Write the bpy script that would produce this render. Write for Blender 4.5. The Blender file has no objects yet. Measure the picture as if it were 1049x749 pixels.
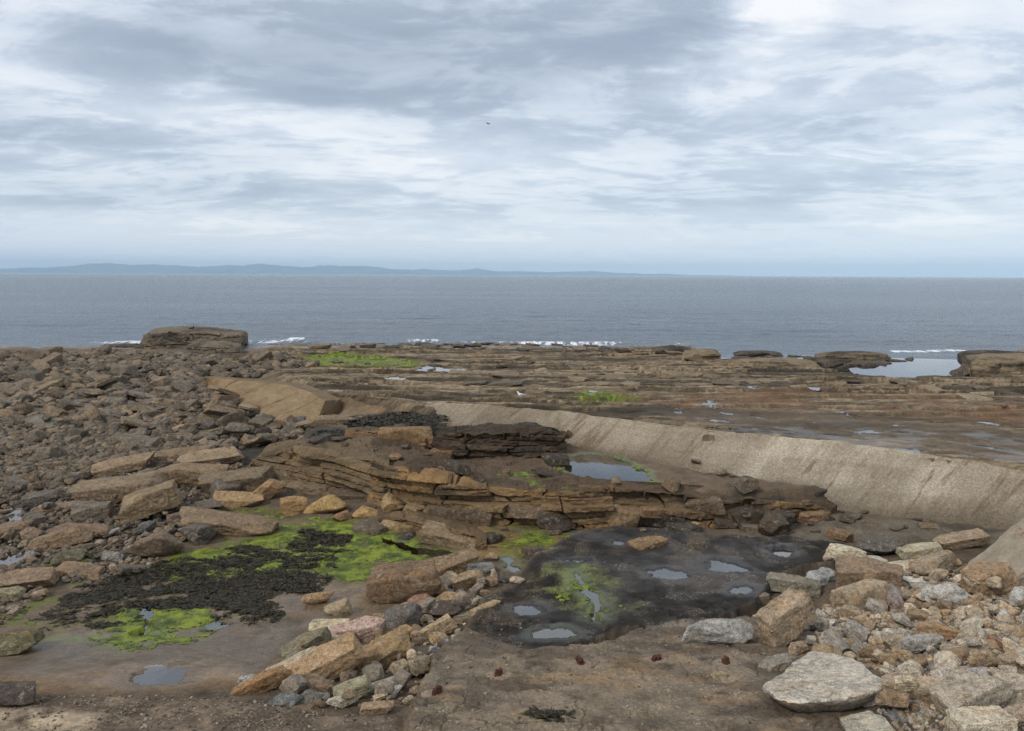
import bpy, math, random
import numpy as np
from mathutils import Vector, Matrix, Euler

R = math.radians
random.seed(11)
rng = np.random.default_rng(11)
scene = bpy.context.scene
COL = scene.collection

# ------------------------------------------------------------------ camera
HC, FPX, PITCH, ROLL = 8.0, 775.0, R(6.84), R(0.27)
CW, CH = 1049.0, 749.0
_r0, _u0 = np.array([1., 0, 0]), np.array([0, math.sin(PITCH), math.cos(PITCH)])
FWD = np.array([0, math.cos(PITCH), -math.sin(PITCH)])
RIGHT = math.cos(ROLL) * _r0 + math.sin(ROLL) * _u0
UP = -math.sin(ROLL) * _r0 + math.cos(ROLL) * _u0
EYE = np.array([0, 0, HC])

def ray(u, v):
    u, v = np.asarray(u, float), np.asarray(v, float)
    a, b = (u - CW / 2) / FPX, (CH / 2 - v) / FPX
    return FWD + a[..., None] * RIGHT + b[..., None] * UP

def project(p):
    d = np.asarray(p, float) - EYE
    w = d @ FWD
    return CW / 2 + FPX * (d @ RIGHT) / w, CH / 2 - FPX * (d @ UP) / w, w

# ------------------------------------------------------------------ noise
def _hash(ix, iy, iz, seed):
    h = (ix.astype(np.int64) * 374761393 + iy.astype(np.int64) * 668265263 + iz.astype(np.int64) * 2147483647 + seed * 1274126177) & 0xFFFFFFFF
    h = ((h ^ (h >> 13)) * 1274126177) & 0xFFFFFFFF
    h = ((h ^ (h >> 16)) * 2246822519) & 0xFFFFFFFF
    return ((h ^ (h >> 15)) & 0xFFFFFF) / float(0xFFFFFF)

def n2(x, y, seed=0):
    x, y = np.broadcast_arrays(np.asarray(x, float), np.asarray(y, float))
    ix, iy = np.floor(x), np.floor(y)
    fx, fy = x - ix, y - iy
    fx, fy = fx * fx * fx * (fx * (fx * 6 - 15) + 10), fy * fy * fy * (fy * (fy * 6 - 15) + 10)
    z = np.zeros_like(ix)
    a, b = _hash(ix, iy, z, seed), _hash(ix + 1, iy, z, seed)
    c, d = _hash(ix, iy + 1, z, seed), _hash(ix + 1, iy + 1, z, seed)
    return (a + (b - a) * fx) * (1 - fy) + (c + (d - c) * fx) * fy

def n3(x, y, z, seed=0):
    x, y, z = np.broadcast_arrays(np.asarray(x, float), np.asarray(y, float), np.asarray(z, float))
    ix, iy, iz = np.floor(x), np.floor(y), np.floor(z)
    fx, fy, fz = x - ix, y - iy, z - iz
    fx, fy, fz = [f * f * (3 - 2 * f) for f in (fx, fy, fz)]
    def pl(k):
        a, b = _hash(ix, iy, iz + k, seed), _hash(ix + 1, iy, iz + k, seed)
        c, d = _hash(ix, iy + 1, iz + k, seed), _hash(ix + 1, iy + 1, iz + k, seed)
        return (a + (b - a) * fx) * (1 - fy) + (c + (d - c) * fx) * fy
    return pl(0) * (1 - fz) + pl(1) * fz

def fb2(x, y, seed=0, o=4, g=.5):
    s, a, t = 0, 1., 0
    for k in range(o):
        s = s + a * (n2(x * 2.03 ** k + 17.3 * k, y * 2.03 ** k - 9.1 * k, seed + k) - .5); t += a; a *= g
    return s / t * 2

def fb3(x, y, z, seed=0, o=4, g=.5):
    s, a, t = 0, 1., 0
    for k in range(o):
        f = 2.03 ** k
        s = s + a * (n3(x * f + 7.7 * k, y * f - 3.1 * k, z * f + 5.9 * k, seed + k) - .5); t += a; a *= g
    return s / t * 2

def ss(a, b, x):
    t = np.clip((x - a) / (b - a), 0, 1)
    return t * t * (3 - 2 * t)

def sdf(poly, X, Y):
    """signed distance to a polygon, positive inside"""
    P = np.asarray(poly, float)
    d2 = np.full(X.shape, 1e18); ins = np.zeros(X.shape, bool)
    for i in range(len(P)):
        ax, ay = P[i]; bx, by = P[(i + 1) % len(P)]
        ex, ey = bx - ax, by - ay
        wx, wy = X - ax, Y - ay
        t = np.clip((wx * ex + wy * ey) / (ex * ex + ey * ey + 1e-12), 0, 1)
        d2 = np.minimum(d2, (wx - ex * t) ** 2 + (wy - ey * t) ** 2)
        c = (ay > Y) != (by > Y)
        if abs(ey) > 1e-12:
            ins ^= c & (X < ex * (Y - ay) / ey + ax)
    d = np.sqrt(d2)
    return np.where(ins, d, -d)

# ------------------------------------------------------------------ base levels of the shore
LOW = np.array([(0, 3.3), (5, 3.15), (7, 2.9), (9, 2.5), (11, 2.0), (12.5, 1.66), (14, 1.48), (16, 1.38), (18, 1.32), (22, 1.36), (30, 1.66), (45, 1.5), (60, 1.0), (75, .32), (84, -.05), (95, -.8), (125, -3)])
PLAT = np.array([(0, 2.6), (18, 2.6), (22, 2.75), (26, 2.9), (30, 2.8), (40, 2.3), (50, 1.75), (60, 1.2), (70, .65), (80, .2), (86, 0), (95, -.9), (125, -3.2)])
def zlow(Y): return np.interp(Y, LOW[:, 0], LOW[:, 1])
def zplat(Y): return np.interp(Y, PLAT[:, 0], PLAT[:, 1])

def W(pts, surf='low', dz=0.):
    """picture points -> ground points on a level ('low', 'plat' or a height)"""
    a = np.asarray(pts, float)
    d = ray(a[:, 0], a[:, 1])
    Y = np.full(len(a), 25.)
    for _ in range(60):
        z = zlow(Y) if surf == 'low' else zplat(Y) if surf == 'plat' else np.full(len(a), float(surf))
        z = z + dz
        t = (z - HC) / d[:, 2]
        Y = .5 * Y + .5 * np.clip(t * d[:, 1], 1, 130)
    return np.stack([t * d[:, 0], t * d[:, 1], z], 1)

def W2(pts, surf='low', dz=0.): return W(pts, surf, dz)[:, :2]

def ell(u, v, ru, rv, n=14, seed=0):
    r = random.Random(seed + int(u * 7 + v))
    return [(u + ru * math.cos(a) * r.uniform(.75, 1.15), v + rv * math.sin(a) * r.uniform(.75, 1.15)) for a in [2 * math.pi * k / n for k in range(n)]]

# ------------------------------------------------------------------ outlines
CREST = [(330, 401), (370, 405), (443, 412), (497, 413), (563, 422), (633, 428), (700, 437), (800, 448), (900, 460), (1049, 480), (1180, 500), (1340, 530)]
CRESTZ = [2.5, 2.75, 2.95, 3.0, 3.05, 3.08, 3.05, 2.95, 2.85, 2.72, 2.6, 2.5]
BASE = [(360, 412), (400, 421), (463, 436), (520, 444), (580, 453), (640, 468), (700, 480), (767, 497), (850, 512), (940, 525), (1049, 541), (1180, 562), (1340, 590)]
BASEZ = [2.2, 2.2, 2.2, 2.2, 2.2, 2.2, 2.1, 1.9, 1.7, 1.6, 1.5, 1.5, 1.5]
def Wz(pts, zs):
    return np.array([W([p], z)[0] for p, z in zip(pts, zs)])
crest_w, base_w = Wz(CREST, CRESTZ), Wz(BASE, BASEZ)

CLIFF = [(246, 490, 484), (268, 493, 466), (290, 497, 461), (320, 503, 463), (350, 507, 466), (380, 515, 470), (400, 522, 478), (430, 530, 487), (470, 533, 495), (510, 535, 500),
         (550, 538, 503), (590, 540, 502), (630, 540, 500), (670, 541, 503), (700, 541, 505), (740, 541, 511), (790, 540, 515), (830, 534, 520), (852, 530, 524)]
CLIFFB = [(262, 478), (272, 456), (292, 451), (320, 449), (350, 447), (380, 445), (400, 447), (430, 452), (470, 456), (510, 462), (550, 474), (590, 488), (630, 492), (670, 494), (700, 496), (740, 499), (790, 505), (830, 512), (860, 518)]
def face_line(st, z0=None, back=.15):
    bot, top = [], []
    for u, vb, vt in st:
        p = W([(u, vb)], 'low' if z0 is None else z0)[0]
        d = ray(u, vt)
        Y = p[1] + back
        t = Y / d[1]
        bot.append(p); top.append(EYE + d * t)
    return np.array(bot), np.array(top)
cl_bot, cl_top = face_line(CLIFF)
cl_back = np.array([W([p], z + .06)[0] for p, z in zip(CLIFFB, cl_top[:, 2])])

P_plat = np.vstack([crest_w[:, :2], [(60, 30), (90, 70), (90, 125), (-40, 125)], W2([(285, 352), (262, 368), (300, 390)], 'plat')])
P_mid = np.vstack([cl_top[1:, :2] + [0, .25], base_w[:9, :2][::-1]])
P_inlet = np.vstack([W2([(1046, 383), (992, 386), (950, 384.5), (905, 385), (880, 381), (850, 379), (800, 375.5), (765, 374), (742, 371), (716, 362)], 'plat'), [(24, 112), (75, 112)]])
P_black = W2([(478, 640), (500, 612), (520, 600), (545, 573), (590, 551), (632, 541), (690, 544), (740, 549), (800, 551), (868, 556), (872, 582), (800, 592), (775, 622), (735, 640), (700, 650), (620, 652), (560, 668), (500, 655)], 'low', .2)
P_black2 = W2([(592, 549), (577, 553), (556, 570), (553, 592), (582, 606), (591, 622), (611, 634), (628, 654), (700, 650), (738, 640), (775, 622), (800, 592), (856, 584), (850, 565), (720, 555), (690, 547), (632, 542)], 'low', .2)
P_fore = W2([(408, 780), (412, 722), (440, 668), (478, 640), (540, 662), (600, 660), (640, 648), (690, 636), (735, 632), (790, 625), (850, 622), (880, 640), (1000, 660), (1200, 700), (1300, 900), (600, 900)], 'low', .3)
P_apron = W2([(700, 553), (760, 545), (850, 530), (940, 530), (1049, 545), (1300, 590), (1300, 610), (1049, 560), (920, 556), (850, 562), (780, 560)], 'low')
P_mud = W2([(-60, 690), (0, 668), (60, 642), (110, 648), (210, 618), (330, 590), (385, 600), (372, 640), (300, 668), (250, 705), (120, 712), (-60, 712)], 'low')
P_band = W2([(-200, 706), (0, 710), (120, 708), (250, 716), (330, 728), (405, 735), (420, 800), (300, 900), (-300, 900)], 'low', .1)
P_sand = W2([(-60, 728), (60, 726), (100, 733), (90, 749), (80, 800), (-80, 800)], 'low', .1)
P_rubble = W2([(842, 580), (870, 562), (960, 556), (1049, 548), (1250, 560), (1300, 760), (1000, 900), (880, 800), (850, 720), (870, 690), (840, 660), (850, 620)], 'low')
P_strip = W2([(512, 588), (470, 650), (412, 730), (330, 730), (250, 712), (300, 670), (370, 630), (440, 588)], 'low')
P_flat = W2([(-60, 640), (60, 600), (150, 575), (210, 540), (300, 530), (400, 540), (490, 568), (440, 592), (385, 600), (330, 640), (240, 700), (-60, 700)], 'low')
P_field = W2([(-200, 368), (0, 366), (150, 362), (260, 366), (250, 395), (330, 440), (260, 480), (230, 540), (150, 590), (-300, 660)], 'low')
P_tan = W2([(206, 386), (240, 388), (300, 394), (333, 411), (400, 420), (360, 440), (319, 436), (270, 432), (225, 410)], 2.2)
P_orange = W2([(350, 520), (400, 525), (520, 545), (590, 545), (680, 545), (710, 552), (600, 553), (540, 575), (490, 575), (470, 567), (380, 550), (345, 540)], 'low')
P_rust = W2([(560, 400), (800, 398), (1049, 405), (1300, 430), (1300, 470), (1049, 440), (850, 425), (700, 425)], 'plat')
P_drkplat = W2([(640, 422), (760, 418), (900, 425), (1049, 440), (1300, 490), (1300, 525), (1049, 478), (900, 458), (800, 446), (700, 435)], 'plat')

# algae, black wrack and pools : (outline, level, density)
ALGAE = [
    ('bright lime algae sheet spread over the wet mud below the black wrack', [(108, 645), (140, 624), (165, 636), (180, 620), (216, 640), (188, 656), (150, 650), (140, 664), (112, 662)], 'low', .85),
    ('yellow green algae streaks threading through the black wrack bed', [(150, 588), (200, 566), (250, 553), (330, 533), (400, 536), (420, 545), (350, 572), (260, 592), (190, 598)], 'low', .66),
    ('bright green algae mat beside the big brown boulder of the stone strip', [(335, 582), (365, 562), (420, 556), (468, 572), (445, 585), (385, 592), (360, 594)], 'low', .72),
    ('dark green algae clump on the weedy rock at the picture edge', [(8, 656), (30, 640), (48, 642), (50, 656), (28, 668)], 'low', .5),
    ('pale green algae film in the gutter at the foot of the brown ledge', [(520, 568), (516, 548), (545, 538), (582, 546), (575, 560), (545, 570)], 'low', .55),
    ('green algae fringe around the sky-bright pool under the grey ridge', [(512, 476), (560, 474), (575, 484), (620, 494), (668, 498), (662, 486), (640, 474), (680, 500), (600, 500), (520, 488)], 2.28, .75),
    ('broad green algae field on the reef behind the sloping tan slab', [(308, 366), (350, 360), (395, 366), (432, 372), (425, 378), (330, 376)], 'plat', .5),
    ('small green algae patch on the reef beyond the standing gull', [(588, 406), (610, 402), (650, 406), (640, 412), (600, 412)], 'plat', .5),
    ('thin green algae rim beside the puddle on the black slab', [(572, 610), (590, 600), (606, 612), (614, 634), (622, 636), (604, 640), (580, 622)], 'low', .35),
    ('green algae smear on the boulders under the pale beach stones', [(58, 576), (80, 566), (92, 580), (70, 590), (10, 640), (0, 630), (40, 622), (50, 612)], 'low', .45),
    ('mossy algae strip along the top of the long low boulder', [(214, 528), (240, 521), (290, 524), (296, 531), (250, 534)], 'low', .5),
]
WRACK = [
    ('black bladder wrack bed covering the flat below the leaning slabs', [(72, 606), (105, 590), (180, 578), (215, 570), (260, 580), (330, 575), (335, 600), (300, 612), (250, 622), (180, 624), (140, 634), (100, 640), (60, 642), (42, 650), (40, 638)], 'low', .62),
    ('black wrack patch at the foot of the yellowish ledge', [(298, 556), (310, 546), (345, 543), (358, 556), (345, 566), (315, 566)], 'low', .8),
    ('black wrack ribbon between the green algae streaks', [(200, 572), (250, 560), (300, 566), (345, 570), (340, 580), (270, 584)], 'low', .5),
    ('black wrack tongue reaching toward the stone strip', [(215, 632), (230, 620), (270, 612), (300, 618), (275, 636), (230, 640)], 'low', .58),
    ('dark wrack carpet on top of the upper brown ledge', [(352, 436), (370, 428), (420, 425), (460, 432), (455, 440), (400, 442)], 2.62, .75),
    ('dark wrack mat on the ledge top left of the dark block', [(318, 452), (330, 444), (375, 448), (385, 454), (350, 458)], 2.4, .8),
]
ALGAE_W = [(l_, W2(p_, s_), s_, d_) for l_, p_, s_, d_ in ALGAE]
# pools : name, label, outline px, level surf, depth below local level
POOLS = []
def pool(label, poly, surf, drop=.02, green=0.):
    w = W(poly, surf)
    POOLS.append(dict(label=label, poly=w[:, :2], z=float(w[:, 2].mean()) - drop, green=green, far=float(w[:, 1].mean())))
pool('bright sky-reflecting pool on the reef behind the sloping tan slab', ell(447, 382, 36, 3.6), 'plat')
pool('narrow pool at the seaward edge of the reef near the flat-topped outcrop', ell(300, 360.5, 24, 1.6), 'plat', .03)
pool('small pool beside the standing gull', ell(580, 404, 18, 1.6), 'plat')
pool('small bright puddle on the reef near the bright pool', ell(405, 387, 16, 1.6), 'plat')
pool('green-edged pool lying under the grey ridge', [(566, 477), (576, 469), (604, 465), (640, 471), (664, 485), (668, 494), (650, 497), (625, 495), (590, 488)], 2.2, .0, .9)
pool('long thin pool along the back of the ridge crest', [(790, 442), (830, 443), (880, 450), (930, 457), (960, 462), (950, 464), (900, 459), (850, 451), (800, 446)], 'plat', -.05)
pool('thin pool behind the ridge at the picture edge', [(975, 464), (1049, 471), (1100, 478), (1100, 482), (1049, 475), (985, 468)], 'plat', -.05)
pool('bright channel of water where the ridge crest bends', [(690, 429), (730, 431), (780, 438), (790, 441), (740, 437), (695, 433)], 'plat', -.05)
pool('slanting bright runnel on the reef flat', [(716, 414), (728, 413), (752, 424), (764, 434), (752, 434), (736, 424)], 'plat')
pool('thin runnel crossing the brown reef flat', [(852, 427), (870, 430), (884, 440), (900, 441), (880, 445), (858, 436)], 'plat')
pool('little puddle on the brown reef flat', ell(932, 449, 12, 1.8), 'plat')
pool('pair of shallow puddles on the reef flat near the edge', ell(1000, 445, 14, 2), 'plat')
pool('puddle on the reef below the sea inlet', ell(765, 398, 14, 1.8), 'plat')
pool('grey puddle on the far corner of the black slab', ell(646, 549.5, 18, 2.8), 'low', -.17)
pool('cream-edged puddle on the black slab', ell(613, 563, 17, 3.6), 'low', -.17)
pool('curved puddle beside the cream-edged puddle', ell(640, 570, 15, 2.6), 'low', -.17)
pool('round puddle near the near edge of the black slab', ell(588, 588, 14, 4), 'low', -.17)
pool('large sky-bright puddle in front of the dark slab stones', [(712, 595), (730, 587), (752, 588), (772, 601), (760, 602), (722, 600)], 'low', -.17)
pool('puddle beside the small brown stones on the slab', ell(758, 618, 15, 5), 'low', -.17)
pool('puddle below the cream block on the black slab', ell(799, 577, 15, 4), 'low', -.15)
pool('wide dull puddle in the middle of the black slab', ell(684, 602, 22, 4.5), 'low', -.17)
pool('shallow puddle on the near flank of the black slab', ell(540, 636, 18, 5), 'low', -.17)
pool('stream of water winding down the black slab', [(588, 600), (606, 618), (624, 640), (620, 655), (600, 650), (600, 640), (608, 634), (592, 615)], 'low', -.17, .3)
pool('puddle collecting at the end of the winding stream', ell(570, 662, 24, 5), 'low', -.15, .2)
pool('rust brown pool in the gutter below the ledge', [(385, 548), (420, 556), (470, 566), (462, 570), (420, 568), (390, 556)], 'low', .0, .15)
pool('small clear pool at the top of the stone strip', [(512, 570), (522, 570), (532, 580), (526, 586), (516, 580)], 'low', .0, .5)
pool('shallow water lying among the slabs near the edge', [(-20, 520), (10, 516), (40, 522), (66, 534), (50, 540), (0, 536)], 'low', .04)
pool('second sheet of shallow water among the slabs', [(-20, 560), (20, 556), (50, 570), (45, 578), (0, 582), (-20, 582)], 'low', .04)
pool('pale channel of standing water through the green algae', [(133, 652), (146, 636), (140, 622), (152, 622), (158, 640), (150, 654)], 'low', .0)
pool('shallow film of water on the brown mud', [(130, 692), (160, 684), (200, 690), (185, 700), (140, 702)], 'low', .0)
pool('small puddle on the brown mud by the stone strip', [(205, 640), (222, 634), (234, 640), (216, 645)], 'low', .0)
pool('puddle at the foot of the sloping tan slab', ell(207, 411, 12, 2), 1.75, 0)
pool('puddle among the rocks near the picture edge', ell(8, 473, 10, 3), 'low', 0)

def pool_s(p, x, y):
    sc = min(1.2, max(.45, .035 * p['far']))
    return sdf(p['poly'], x, y) + sc * (.42 * fb2(x * 1.9, y * 2.6, 51, 5, .62) - .03)

def level_pools():
    global POOLS
    P, POOLS = POOLS, []
    r = np.random.default_rng(3)
    for p in P:
        lo, hi = p['poly'].min(0), p['poly'].max(0)
        x = r.uniform(lo[0], hi[0], 400); y = r.uniform(lo[1], hi[1], 400)
        k = sdf(p['poly'], x, y) > 0
        if k.sum() > 5:
            z = terrain(x[k], y[k], False)
            p['z'] = float(np.quantile(z, .55 if 'film' in p['label'] or 'thin' in p['label'] else .30)) - .012
    POOLS = P

def terr(q, w=.18):
    f = np.floor(q); r = q - f
    return f + ss(1 - w, 1, r)

_r = random.Random(8)
for _k in range(46):
    _u = _r.uniform(690, 1075); _v = _r.uniform(max(410, 418 + (_u - 690) * .02), 430 + (_u - 690) * .125 + 4)
    _l = _r.uniform(9, 32); _t = _r.uniform(.04, .16)
    pool('thin film of water lying on the brown reef flat behind the ridge', [(_u - _l, _v - _l * _t), (_u, _v - 1.2 - _l * _t * .2), (_u + _l, _v + _l * _t), (_u + _l * .3, _v + 1.3 + _l * _t * .3)], 'plat')
for _k in range(12):
    _u = _r.uniform(440, 1040); _v = _r.uniform(386, 404); _l = _r.uniform(5, 14)
    pool('small sheet of water lying between the reef beds', [(_u - _l, _v), (_u, _v - .8), (_u + _l, _v), (_u + _l * .3, _v + .9)], 'plat')

def mix(a, b, m): return a + (b - a) * m[..., None]
def C(*c): return np.array(c, float)

def terrain(X, Y, full=True):
    """height, albedo, wetness, speckle of the shore at ground points"""
    X = np.asarray(X, float); Y = np.asarray(Y, float)
    sh = X.shape; X = X.ravel(); Y = Y.ravel()
    D = np.hypot(X, Y)
    wx, wy = fb2(X * .5, Y * .5, 1, 4), fb2(X * .5, Y * .5, 5, 4)
    fine = fb2(X * 3.1, Y * 3.1, 9, 5, .6)
    med = fb2(X * .9, Y * .9, 13, 4)
    Xw, Yw = X + wx * .35, Y + wy * .35
    plat = ss(-1.0, .25, sdf(P_plat, Xw, Yw))
    zl, zp = zlow(Y), zplat(Y)
    # layered reef : beds that step along the strike
    lay = fb2(X * .07 + .3, Y * .2, 21, 5, .55) * .55 + fb2(X * .3, Y * .9, 27, 4) * .18
    near = ss(.0, 1.6, sdf(P_drkplat, Xw, Yw))
    q1 = (Y + lay * 7 + .10 * X + .10 * fine + .25 * med) / 2.3 + .6 * fb2(X * .05, Y * .12, 31, 3)
    q2 = (Y * 1.02 + lay * 5 - .06 * X + .06 * fine + .15 * med) / 1.15
    A1 = (.4 + .6 * ss(28, 46, Y)) * .30 * ss(-.25, .35, fb2(X * .10, Y * .3, 33, 3)) + .06
    A2 = .13 * ss(-.2, .4, fb2(X * .16 + 5, Y * .5, 35, 3))
    flatn = 1 - .85 * near
    reef = zp + (A1 * (terr(q1, .07) - q1 + .45) + A2 * (terr(q2, .10) - q2 + .45)) * flatn + lay * .22
    reef = reef + .07 * fb2(X * .8, Y * 1.6, 37, 4) * flatn
    z = zl + (reef - zl) * plat
    sea = ss(84, 92, Y)
    # left shelf of the field
    mid = ss(-.1, .25, sdf(P_mid, Xw, Yw)) * (1 - plat)
    z = z + (2.2 + .035 * med - z) * mid
    z = z - .30 * ss(.0, .7, sdf(base_band, X, Y))
    black = ss(-.03, .06, sdf(P_black, Xw * .5 + X * .5, Yw * .5 + Y * .5) + .10 * fine) * (1 - mid)
    foreA = sdf(P_fore, Xw * .6 + X * .4, Yw * .6 + Y * .4) + .10 * fine
    fore = ss(-.02, .12, foreA)
    blk2 = ss(-.01, .05, sdf(P_black2, X, Y) + .10 * fine + .06 * wx)
    z = z + .2 * np.maximum(black, fore) + .10 * fore + .10 * blk2 * black * (1 - fore)
    band = ss(-.1, .25, sdf(P_band, Xw, Yw))
    z = z + .12 * band
    rub = ss(-.3, 1.2, sdf(P_rubble, X, Y))
    z = z + .30 * rub
    strip = ss(-.2, .5, sdf(P_strip, X, Y))
    z = z + .02 * strip
    flat = ss(-.2, .4, sdf(P_flat, Xw, Yw)) * (1 - fore) * (1 - black)
    z = z + np.where(D > 16, .12, .05) * med * (1 - plat) * (1 - .7 * flat)
    z = z + fine * (.012 + .016 * (1 - flat) + .02 * plat)
    z = z + .03 * np.abs(fb2(X * 1.7, Y * 2.6, 41, 3)) * np.maximum(black, fore)
    # bedding cracks across the black slab
    cr = np.abs(fb2(X * .35 + 3, Y * .55, 45, 3))
    cr2 = np.abs(fb2(X * .9 + 30, Y * .6, 46, 4)); crk = np.maximum(1 - ss(.0, .020, cr), .7 * (1 - ss(.0, .016, cr2)))
    z = z - .05 * np.maximum(black, .7 * fore) * crk
    pit = fb2(X * 5, Y * 5, 47, 3)
    z = z - .045 * np.maximum(black, .7 * fore) * ss(.18, .42, pit) + .012 * np.maximum(black, fore) * fb2(X * 11, Y * 11, 49, 3)
    inlet = ss(-.6, .8, sdf(P_inlet, X + wx * 1.4, Y + wy * 2))
    z = z + (-.7 - z) * inlet
    # pools
    wetp = np.zeros_like(z); greenp = np.zeros_like(z)
    for p in POOLS:
        pl = p['poly']; m = 1.2 + .02 * p['far']
        lo, hi = pl.min(0) - m, pl.max(0) + m
        k = np.nonzero((X > lo[0]) & (X < hi[0]) & (Y > lo[1]) & (Y < hi[1]))[0]
        if not len(k): continue
        sc = min(1.2, max(.45, .035 * p['far']))
        s = pool_s(p, X[k], Y[k])
        inside = ss(0, .25 * sc + .05, s)
        zz = z[k]
        rim = ss(-.8 * sc - .25, -.02, s) * (1 - ss(-.02, .02, s))
        zz = zz + (np.clip(p['z'] + .02 + .02 * np.abs(fine[k]), zz, zz + .06) - zz) * ss(-m * .8, -m * .3, s)
        zz = np.where((s > 0) & (zz < p['z'] + .12), np.minimum(zz, p['z'] - .05 * inside - .004), zz)
        z[k] = zz
        wetp[k] = np.maximum(wetp[k], ss(-.35, .02, s) * (1. if p['far'] < 25 else .35))
        greenp[k] = np.maximum(greenp[k], p['green'] * ss(-.3, .1, s))
    if not full:
        return z.reshape(sh)
    # ---------------- albedo
    nA = fb2(X * .45, Y * .45, 61, 5, .6); nB = fb2(X * 2.4, Y * 2.4, 67, 4, .6); nC = fb2(X * .12, Y * .5, 71, 4)
    a = np.ones((len(X), 3)) * C(.125, .100, .075)
    a = mix(a, C(.15, .115, .08), ss(-.1, .4, nA))
    rc = mix(np.ones((len(X), 3)) * C(.185, .142, .094), C(.25, .20, .135), ss(-.05, .35, nC + .5 * nB))
    st = fb2(X * .22 + 3, Y * 1.3, 73, 5, .65)
    rc = mix(rc, C(.05, .043, .032), ss(.06, .30, st + .3 * nB) * .75)
    ln = np.abs(fb2(X * .16 + 9, Y * 1.1 + .4 * wy, 75, 4, .6)); rc = mix(rc, C(.035, .03, .022), (1 - ss(.0, .07, ln)) * .8 * ss(-.3, .1, nB))
    ln = np.abs(fb2(X * .30 + 2, Y * 2.4 + .4 * wy, 78, 3, .6)); rc = mix(rc, C(.04, .035, .026), (1 - ss(.0, .08, ln)) * .6 * ss(-.2, .2, -nB))
    rc = mix(rc, C(.30, .245, .175), ss(.05, .30, -st + .4 * nB) * .55)
    rc = mix(rc, C(.045, .040, .030), ss(.14, .36, -nC + .35 * nA + .25 * nB - .05) * .8)
    fr = q1 - np.floor(q1); fr2 = q2 - np.floor(q2)
    rc = mix(rc, C(.035, .030, .022), ss(.80, .92, fr) * .85 * ss(-.4, .2, nB + nA) * (1 - near))
    rc = mix(rc, C(.05, .043, .03), ss(.78, .9, fr2) * .6 * ss(-.3, .3, nB - nA) * (1 - near))
    rc = mix(rc, C(.165, .10, .06), ss(-.5, 2, sdf(P_rust, Xw, Yw)) * ss(-.35, .3, nA) * .75)
    rc = mix(rc, C(.105, .082, .058), near * .75)
    rc = mix(rc, C(.055, .048, .036), near * ss(.05, .35, nC + nB * .4) * .7)
    a = mix(a, rc, plat)
    a = mix(a, C(.12, .085, .055), mid * .8)
    a = mix(a, C(.05, .042, .032), mid * ss(.0, .35, nA + .4 * nB))
    a = mix(a, C(.26, .15, .06), ss(-.3, .5, sdf(P_orange, Xw, Yw)) * ss(-.3, .3, nA + .3 * nB) * .9)
    a = mix(a, C(.15, .115, .078), flat * (1 - mid))
    mud = ss(-.2, .5, sdf(P_mud, Xw, Yw))
    a = mix(a, C(.20, .142, .088), mud * (1 - .5 * ss(-.1, .4, nA)))
    a = mix(a, C(.22, .15, .07), mud * ss(.0, .35, nB + nA) * .7)
    a = mix(a, C(.11, .082, .056), mud * ss(.05, .35, nC - .5 * nA) * .8)
    a = mix(a, C(.045, .04, .026), np.maximum(mud, flat) * ss(.22, .45, nB + .3 * fine) * .7)
    apr = ss(-.2, .5, sdf(P_apron, Xw, Yw)) * (1 - mid)
    a = mix(a, C(.135, .118, .092), apr)
    a = mix(a, C(.06, .052, .042), apr * ss(.0, .4, nC - .3 * nA))
    bl = C(.029, .026, .023)
    blackA = ss(-.12, .10, sdf(P_black, X, Y) + .22 * nB + .15 * nA) * (1 - mid)
    a = mix(a, bl, blackA * (1 - .75 * fore))
    a = mix(a, C(.09, .068, .046), black * ss(.25, .5, -nA + .6 * nB) * .3)
    a = mix(a, C(.075, .06, .048), black * ss(.15, .5, nA + .4 * nB) * .4)
    fo = mix(np.ones((len(X), 3)) * C(.125, .098, .072), C(.19, .155, .115), ss(.0, .5, nA + .5 * nB))
    fo = mix(fo, C(.065, .054, .046), ss(.0, .45, -nA + .4 * nB - .02))
    fo = mix(fo, C(.23, .165, .10), ss(.25, .6, fb2(X * 1.1, Y * 1.6, 81, 4) + .2 * nB))
    a = mix(a, fo, fore)
    bn = mix(np.ones((len(X), 3)) * C(.125, .096, .072), C(.18, .14, .105), ss(-.1, .4, nB))
    a = mix(a, bn, band)
    a = mix(a, C(.42, .34, .25), ss(-.1, .3, sdf(P_sand, Xw, Yw)) * ss(-.6, .1, nA + nB))
    a = mix(a, C(.03, .026, .02), crk * np.maximum(fore, black) * .65)
    a = mix(a, C(.10, .078, .055), rub * .9)
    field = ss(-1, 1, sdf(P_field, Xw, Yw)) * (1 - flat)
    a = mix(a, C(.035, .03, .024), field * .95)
    a = mix(a, C(.21, .155, .095), ss(-.3, .6, sdf(P_tan, Xw, Yw)) * .9)
    a = mix(a, C(.13, .19, .05), np.clip(greenp, 0, 1) * .85)
    for lab_, pg, sf, dn in ALGAE_W:
        lo, hi = pg.min(0) - .8, pg.max(0) + .8
        k = np.nonzero((X > lo[0]) & (X < hi[0]) & (Y > lo[1]) & (Y < hi[1]))[0]
        if len(k):
            f = ss(-.7, .5, sdf(pg, X[k], Y[k]) + .9 * nB[k] + .5 * nA[k] - .1)
            a[k] = mix(a[k], C(.105, .13, .024), f * (.45 + .45 * ss(-.2, .3, fine[k] + nB[k])))
    a = a * (1.04 * (1 + .45 * nB + .30 * fine))[:, None]
    wet = np.clip(.5 * black * ss(-.5, .4, nA + .3 * nB) + .9 * mud * ss(-.35, .3, nC * .4 + nA) + .35 * flat + .25 * fore + .35 * fore * ss(-.1, .4, -nA) + .75 * wetp + .35 * mid + .08 * near + .3 * field, 0, 1)
    a = a * (1 - .25 * wetp)[:, None]
    a = mix(a, C(.02, .025, .028), ss(.25, -.35, z))
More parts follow.
